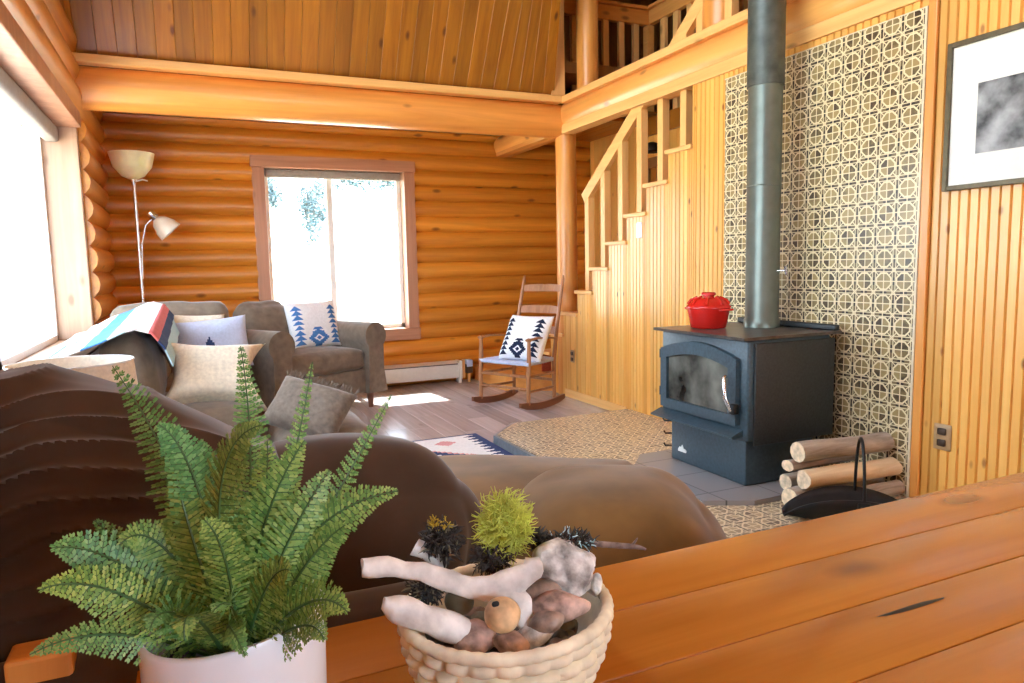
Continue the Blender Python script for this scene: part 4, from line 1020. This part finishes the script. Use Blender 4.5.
# bed of small dark pebbles that fills the basket
mb = MB()
for k in range(170):
    th = random.random() * 2 * PI; rr = math.sqrt(random.random()) * .62; c = bp(th, rr, bz + .036 + random.random() * .034)
    mb.soft((.03, .024, .018), .008, 3, wr=.003, wf=60, seed=k, M=Matrix.Translation(c) @ Matrix.Rotation(random.random() * 6, 4, 'Z') @ Matrix.Rotation(random.random(), 4, 'X'), mi=k % 3)
mk('pebble_bed', mb, [RKG, RKB, RKO], None, (BC.x, BC.y, bz + .014), label='small dark pebbles filling the bottom of the straw basket', cat='pebbles', kind='stuff')
def rock(px, py, dep, size, mat, label, rz=0, tilt=0, roll=0, seed=0, wr=.10, wf=9):
    c = at(px, py, dep); M_ = Matrix.Translation(c) @ Matrix((RT, -FW.cross(RT) * -1, -FW)).transposed().to_4x4() @ Matrix.Rotation(rz, 4, 'Z') @ Matrix.Rotation(tilt, 4, 'X') @ Matrix.Rotation(roll, 4, 'Y')
    bm = bmesh.new(); bmesh.ops.create_icosphere(bm, subdivisions=4, radius=1)
    fl_ = [(Vector((random.uniform(-1, 1), random.uniform(-1, 1), random.uniform(-1, 1))).normalized(), random.uniform(.62, .9)) for _ in range(9)] if wr > .05 else []
    for v in bm.verts:
        p = v.co.copy()
        for nn, dd_ in fl_:
            e = p.dot(nn) - dd_
            if e > 0: p -= nn * e * .85
        p *= 1 + (.05 * noise.noise(p * 5 + Vector((seed, 8, 4))) + .03 * noise.noise(p * 11) if wr > .15 else 0) + wr * noise.noise(p * 1.5 + Vector((seed * 5.3, 2, 1))) + wr * .35 * noise.noise(p * wf * .6 + Vector((seed, 3, 1)))
        v.co = M_ @ Vector((p.x * size[0], p.y * size[1], p.z * size[2]))
    mb = MB(); mb.bm(bm)
    return mk('rock', mb, mat, None, c, label=label, cat='rock', group='rocks in the straw basket', auto=.55)
rock(563, 567, .90, (.043, .038, .036), RKW, 'large rough white rock at the right end of the basket', -.3, seed=1, wr=.2)
rock(556, 606, .865, (.043, .022, .028), RKP, 'smooth pinkish oblong stone below the white rock', -.12, seed=2, wr=.06)
rock(546, 622, .845, (.025, .014, .02), RKB, 'small dark brown flat stone below the pinkish oblong one', -.45, seed=3, wr=.05)
rock(536, 592, .885, (.034, .02, .025), RKB, 'dull brown stone tucked under the white rock', 0, seed=4, wr=.06)
rock(473, 641, .835, (.030, .024, .024), RKP, 'pink and white rock at the front rim of the basket', .1, seed=5, wr=.14)
rock(511, 645, .825, (.022, .016, .02), RKP, 'small pink rock with a white patch at the very front of the basket', .15, seed=6, wr=.14)
rock(460, 600, .88, (.018, .019, .018), RKO, 'olive grey pebble between the two driftwood pieces', -.5, seed=7, wr=.05)
rock(595, 585, .91, (.010, .016, .014), RKW, 'little pale pebble squeezed against the right rim', .2, seed=8, wr=.1)
rock(440, 628, .86, (.026, .022, .02), RKG, 'dark grey stone under the lower driftwood piece', .2, seed=9, wr=.1)
rock(530, 638, .84, (.034, .014, .018), RKW, 'pale mauve stone beside the driftwood knob', -.5, seed=10, wr=.05)
def stick(pts, rad, mat, name, label, cat, sq=.85, n=14, group=None, par=None, wob=.4):
    P = [at(*p) for p in pts]; k = 26; full = []; rr = []
    def cr(a, b2, c, d_, t): return .5 * ((2 * b2) + (-a + c) * t + (2 * a - 5 * b2 + 4 * c - d_) * t * t + (-a + 3 * b2 - 3 * c + d_) * t ** 3)
    for i in range(k + 1):
        t = i / k * (len(P) - 1); j = min(int(t), len(P) - 2); f = t - j
        g = lambda q: P[max(0, min(len(P) - 1, q))]; h_ = lambda q: rad[max(0, min(len(P) - 1, q))]
        full.append(cr(g(j - 1), g(j), g(j + 1), g(j + 2), f)); rr.append(max(.0012, cr(h_(j - 1), h_(j), h_(j + 1), h_(j + 2), f)))
    mb = MB().tube(full, rr, n, sq=sq)
    s = random.random() * 9
    mb.v = [v + Vector((noise.noise(v * 30 + Vector((s, 0, 0))), noise.noise(v * 30 + Vector((0, s, 0))), noise.noise(v * 30 + Vector((0, 0, s))))) * wob * .02 for v in mb.v]
    if par is not None: return mk(name, mb, mat, par, auto=1.3)
    return mk(name, mb, mat, None, full[0], label=label, cat=cat, group=group, auto=1.3)
dw = stick([(364, 567, .84), (400, 569, .845), (440, 577, .85), (480, 590, .85), (505, 588, .855), (528, 572, .86), (532, 556, .865)], [.013, .0125, .0135, .0155, .019, .018, .010], BONE, 'driftwood', 'long bleached driftwood branch lying across the top of the basket', 'driftwood', group='driftwood in the basket')
fk = stick([(505, 588, .852), (519, 602, .85), (530, 628, .852)], [.016, .013, .009], BONE, 'fork', '', '', par=dw)
fk.location = (0, 0, 0)
stick([(383, 604, .815), (402, 610, .818), (440, 622, .825), (468, 633, .835), (495, 640, .85)], [.010, .018, .0165, .015, .011], BONE, 'driftwood', 'lower bleached driftwood piece poking out over the left rim', 'driftwood', group='driftwood in the basket')
stick([(414, 546, .90), (428, 556, .90), (446, 578, .89), (468, 602, .885)], [.011, .010, .010, .012], BONE, 'driftwood', 'short pale driftwood stub standing behind the long branch', 'driftwood', group='driftwood in the basket')
kb = rock(503, 615, .815, (.021, .020, .02), BURL, 'round tan wood knot with a dark hole among the driftwood', 0, seed=12, wr=.045)
kb.name = 'wood_knot'; kb['category'] = 'wood knot'; del kb['group']
c = at(496, 604, .796)
hole = mk('knot_hole', MB().soft((.009, .006, .006), .0028, 3, M=Matrix.Translation(c)), BLACK, kb)
# moss, lichens and twig
def tuft(px, py, dep, rx, ry, rz, nst, mats, name, label, cat, r=.0008, L_=.03, curl=1.0):
    c = at(px, py, dep); mb = MB()
    for k in range(nst):
        u = Vector((random.gauss(0, .5), random.gauss(0, .5), random.gauss(0, .5)))
        if u.length > 1: u.normalize()
        p = c + RT * u.x * rx + UP * u.y * ry + FW * u.z * rz
        d = (RT * (u.x * .6 + random.uniform(-1, 1)) + UP * (u.y * .6 + random.uniform(-.8, 1)) + FW * (u.z + random.uniform(-1, 1))).normalized()
        pts = [p]
        for q in range(3):
            d = (d + Vector((random.uniform(-1, 1), random.uniform(-1, 1), random.uniform(-1, 1))) * .5 * curl).normalized(); pts.append(pts[-1] + d * L_ / 3 * random.uniform(.6, 1.2))
        mb.tube(pts, [r, r, r * .8, r * .4], 4, caps=False, mi=(random.random() < .12 and len(mats) > 1) * 1)
    return mk(name, mb, mats, None, c, label=label, cat=cat, kind='stuff')
tuft(505, 526, .90, .026, .034, .020, 1300, [MOSS], 'moss_tuft', 'bright yellow-green tuft of moss standing at the back of the basket', 'moss', .0008, .024, 1.6)
tuft(492, 558, .89, .020, .014, .014, 260, [LICH, RKO], 'lichen', 'dark curly lichen below the bright moss tuft', 'lichen', .0012, .018)
tuft(443, 542, .90, .022, .022, .014, 330, [LICH, RKO], 'lichen', 'dark lichen clump with yellow tips left of the moss', 'lichen', .0012, .018)
tuft(438, 524, .90, .014, .005, .008, 50, [LICHY], 'lichen', 'small yellow lichen tips over the dark clump', 'lichen', .001, .010)
tuft(426, 592, .86, .016, .014, .012, 200, [LICH, RKO], 'lichen', 'dark lichen between the two driftwood branches', 'lichen', .0012, .016)
tw = stick([(536, 540, .92), (560, 543, .92), (590, 543, .92), (618, 545, .92), (636, 546, .92), (646, 549, .92)], [.0035, .0045, .0042, .004, .003, .0015], TWIG, 'twig', 'thin grey twig with lichen sticking out over the right rim', 'twig', 1, 8, wob=.1)
tuft(572, 541, .918, .028, .009, .01, 260, [LICH, CYAN], 'lichen', 'dark lichen crust growing on the grey twig', 'lichen', .001, .014)
tuft(538, 540, .92, .012, .010, .01, 160, [LICH, OUTL], 'lichen', 'dark brown lichen right of the bright moss', 'lichen', .0012, .014)
mk('spur', MB().tube([at(632, 546, .92), at(636, 541, .92), at(638, 538, .918)], [.002, .0015, .0008], 6), TWIG, tw)

# ================================================================ OUTDOORS
mb = MB(); gy = [(YB + .3, -.3), (14, -.3), (30, .4), (70, 3.4), (140, 5.0)]
for (ya, za), (yb_, zb_) in zip(gy, gy[1:]):
    mb.add([(-120, ya, za), (160, ya, za), (160, yb_, zb_), (-120, yb_, zb_)], [(0, 1, 2, 3)])
mb.add([(-120, -40, -.3), (-1.1, -40, -.3), (-1.1, YB + .3, -.3), (-120, YB + .3, -.3)], [(0, 1, 2, 3)])
mk('ground', mb, GRASSM, kind='structure', smooth=False)
mk('trim_2', MB().prism([(5.9, 3.0), (8.6, 2.50), (8.6, 2.56), (5.9, 3.1)], 'x', -1.2, 5.4), BOARDD, kind='structure', smooth=False)
def tree(x, y, z0, z1, r, label, n=1500):
    gz = 2.65; t = thing('tree', label, 'tree', (x, y, gz), 0, 'trees beyond the meadow')
    mk('trunk', MB().tube([(x, y, gz - .1), (x + .2, y, z0 + .5), (x, y, z1 - 1)], [.16, .12, .04], 10), BARK, t)
    mb = MB(); cz = (z0 + z1) / 2; hz = (z1 - z0) / 2
    lumps = [(Vector((random.gauss(0, .45), random.gauss(0, .45), random.gauss(0, .4))), random.uniform(.3, .5)) for _ in range(9)]
    for k in range(n):
        lc_, lr = random.choice(lumps); u = lc_ + Vector((random.gauss(0, 1), random.gauss(0, 1), random.gauss(0, 1))).normalized() * lr * random.random() ** .4
        c = Vector((x + u.x * r, y + u.y * r, cz + u.z * hz)); s = random.uniform(.10, .24)
        e1 = Vector((random.gauss(0, 1), random.gauss(0, 1), random.gauss(0, 1))).normalized(); e2 = e1.orthogonal().normalized()
        mb.add([c - e1 * s, c + e2 * s * .6, c + e1 * s, c - e2 * s * .6], [(0, 1, 2, 3)])
    mk('foliage', mb, LEAFT, t, smooth=False)
tree(5.9, 60, 5.2, 10.5, 2.0, 'leafy tree on the far left beyond the back window')
tree(10.4, 70, 3.8, 10.5, 2.6, 'broad leafy tree left of the middle bar of the back window', 1900)
tree(13.6, 61, 7.4, 11.5, 2.4, 'high crowned tree right of the middle bar of the back window')
tree(16.8, 64, 7.6, 11.8, 2.2, 'high crowned tree at the right edge of the back window view')

# ================================================================ LIGHT
w = bpy.data.worlds.new('sky'); sc.world = w; w.use_nodes = True
bg = w.node_tree.nodes['Background']; bg.inputs['Color'].default_value = (.70, .85, 1.0, 1); bg.inputs['Strength'].default_value = 10.0
sl = bpy.data.lights.new('sun', 'SUN'); sl.energy = 30; sl.angle = .01; sl.color = (1, .95, .86)
so = bpy.data.objects.new('sun', sl); COL.objects.link(so); so.location = (2, 14, 10)
dirv = Vector((.06, -.70, -.74)).normalized(); so.rotation_euler = dirv.to_track_quat('-Z', 'Y').to_euler()
vs_ = sc.view_settings; sc.display_settings.display_device = 'sRGB'
vs_.view_transform = 'Standard'; vs_.look = 'None'; vs_.gamma = 1; vs_.use_curve_mapping = False; vs_.exposure = 0.42
sc.cycles.max_bounces = 10; sc.cycles.diffuse_bounces = 6; sc.cycles.transparent_max_bounces = 16
sc.cycles.use_denoising = True
sc.cycles.caustics_reflective = False; sc.cycles.caustics_refractive = False
sc.cycles.sample_clamp_indirect = 6
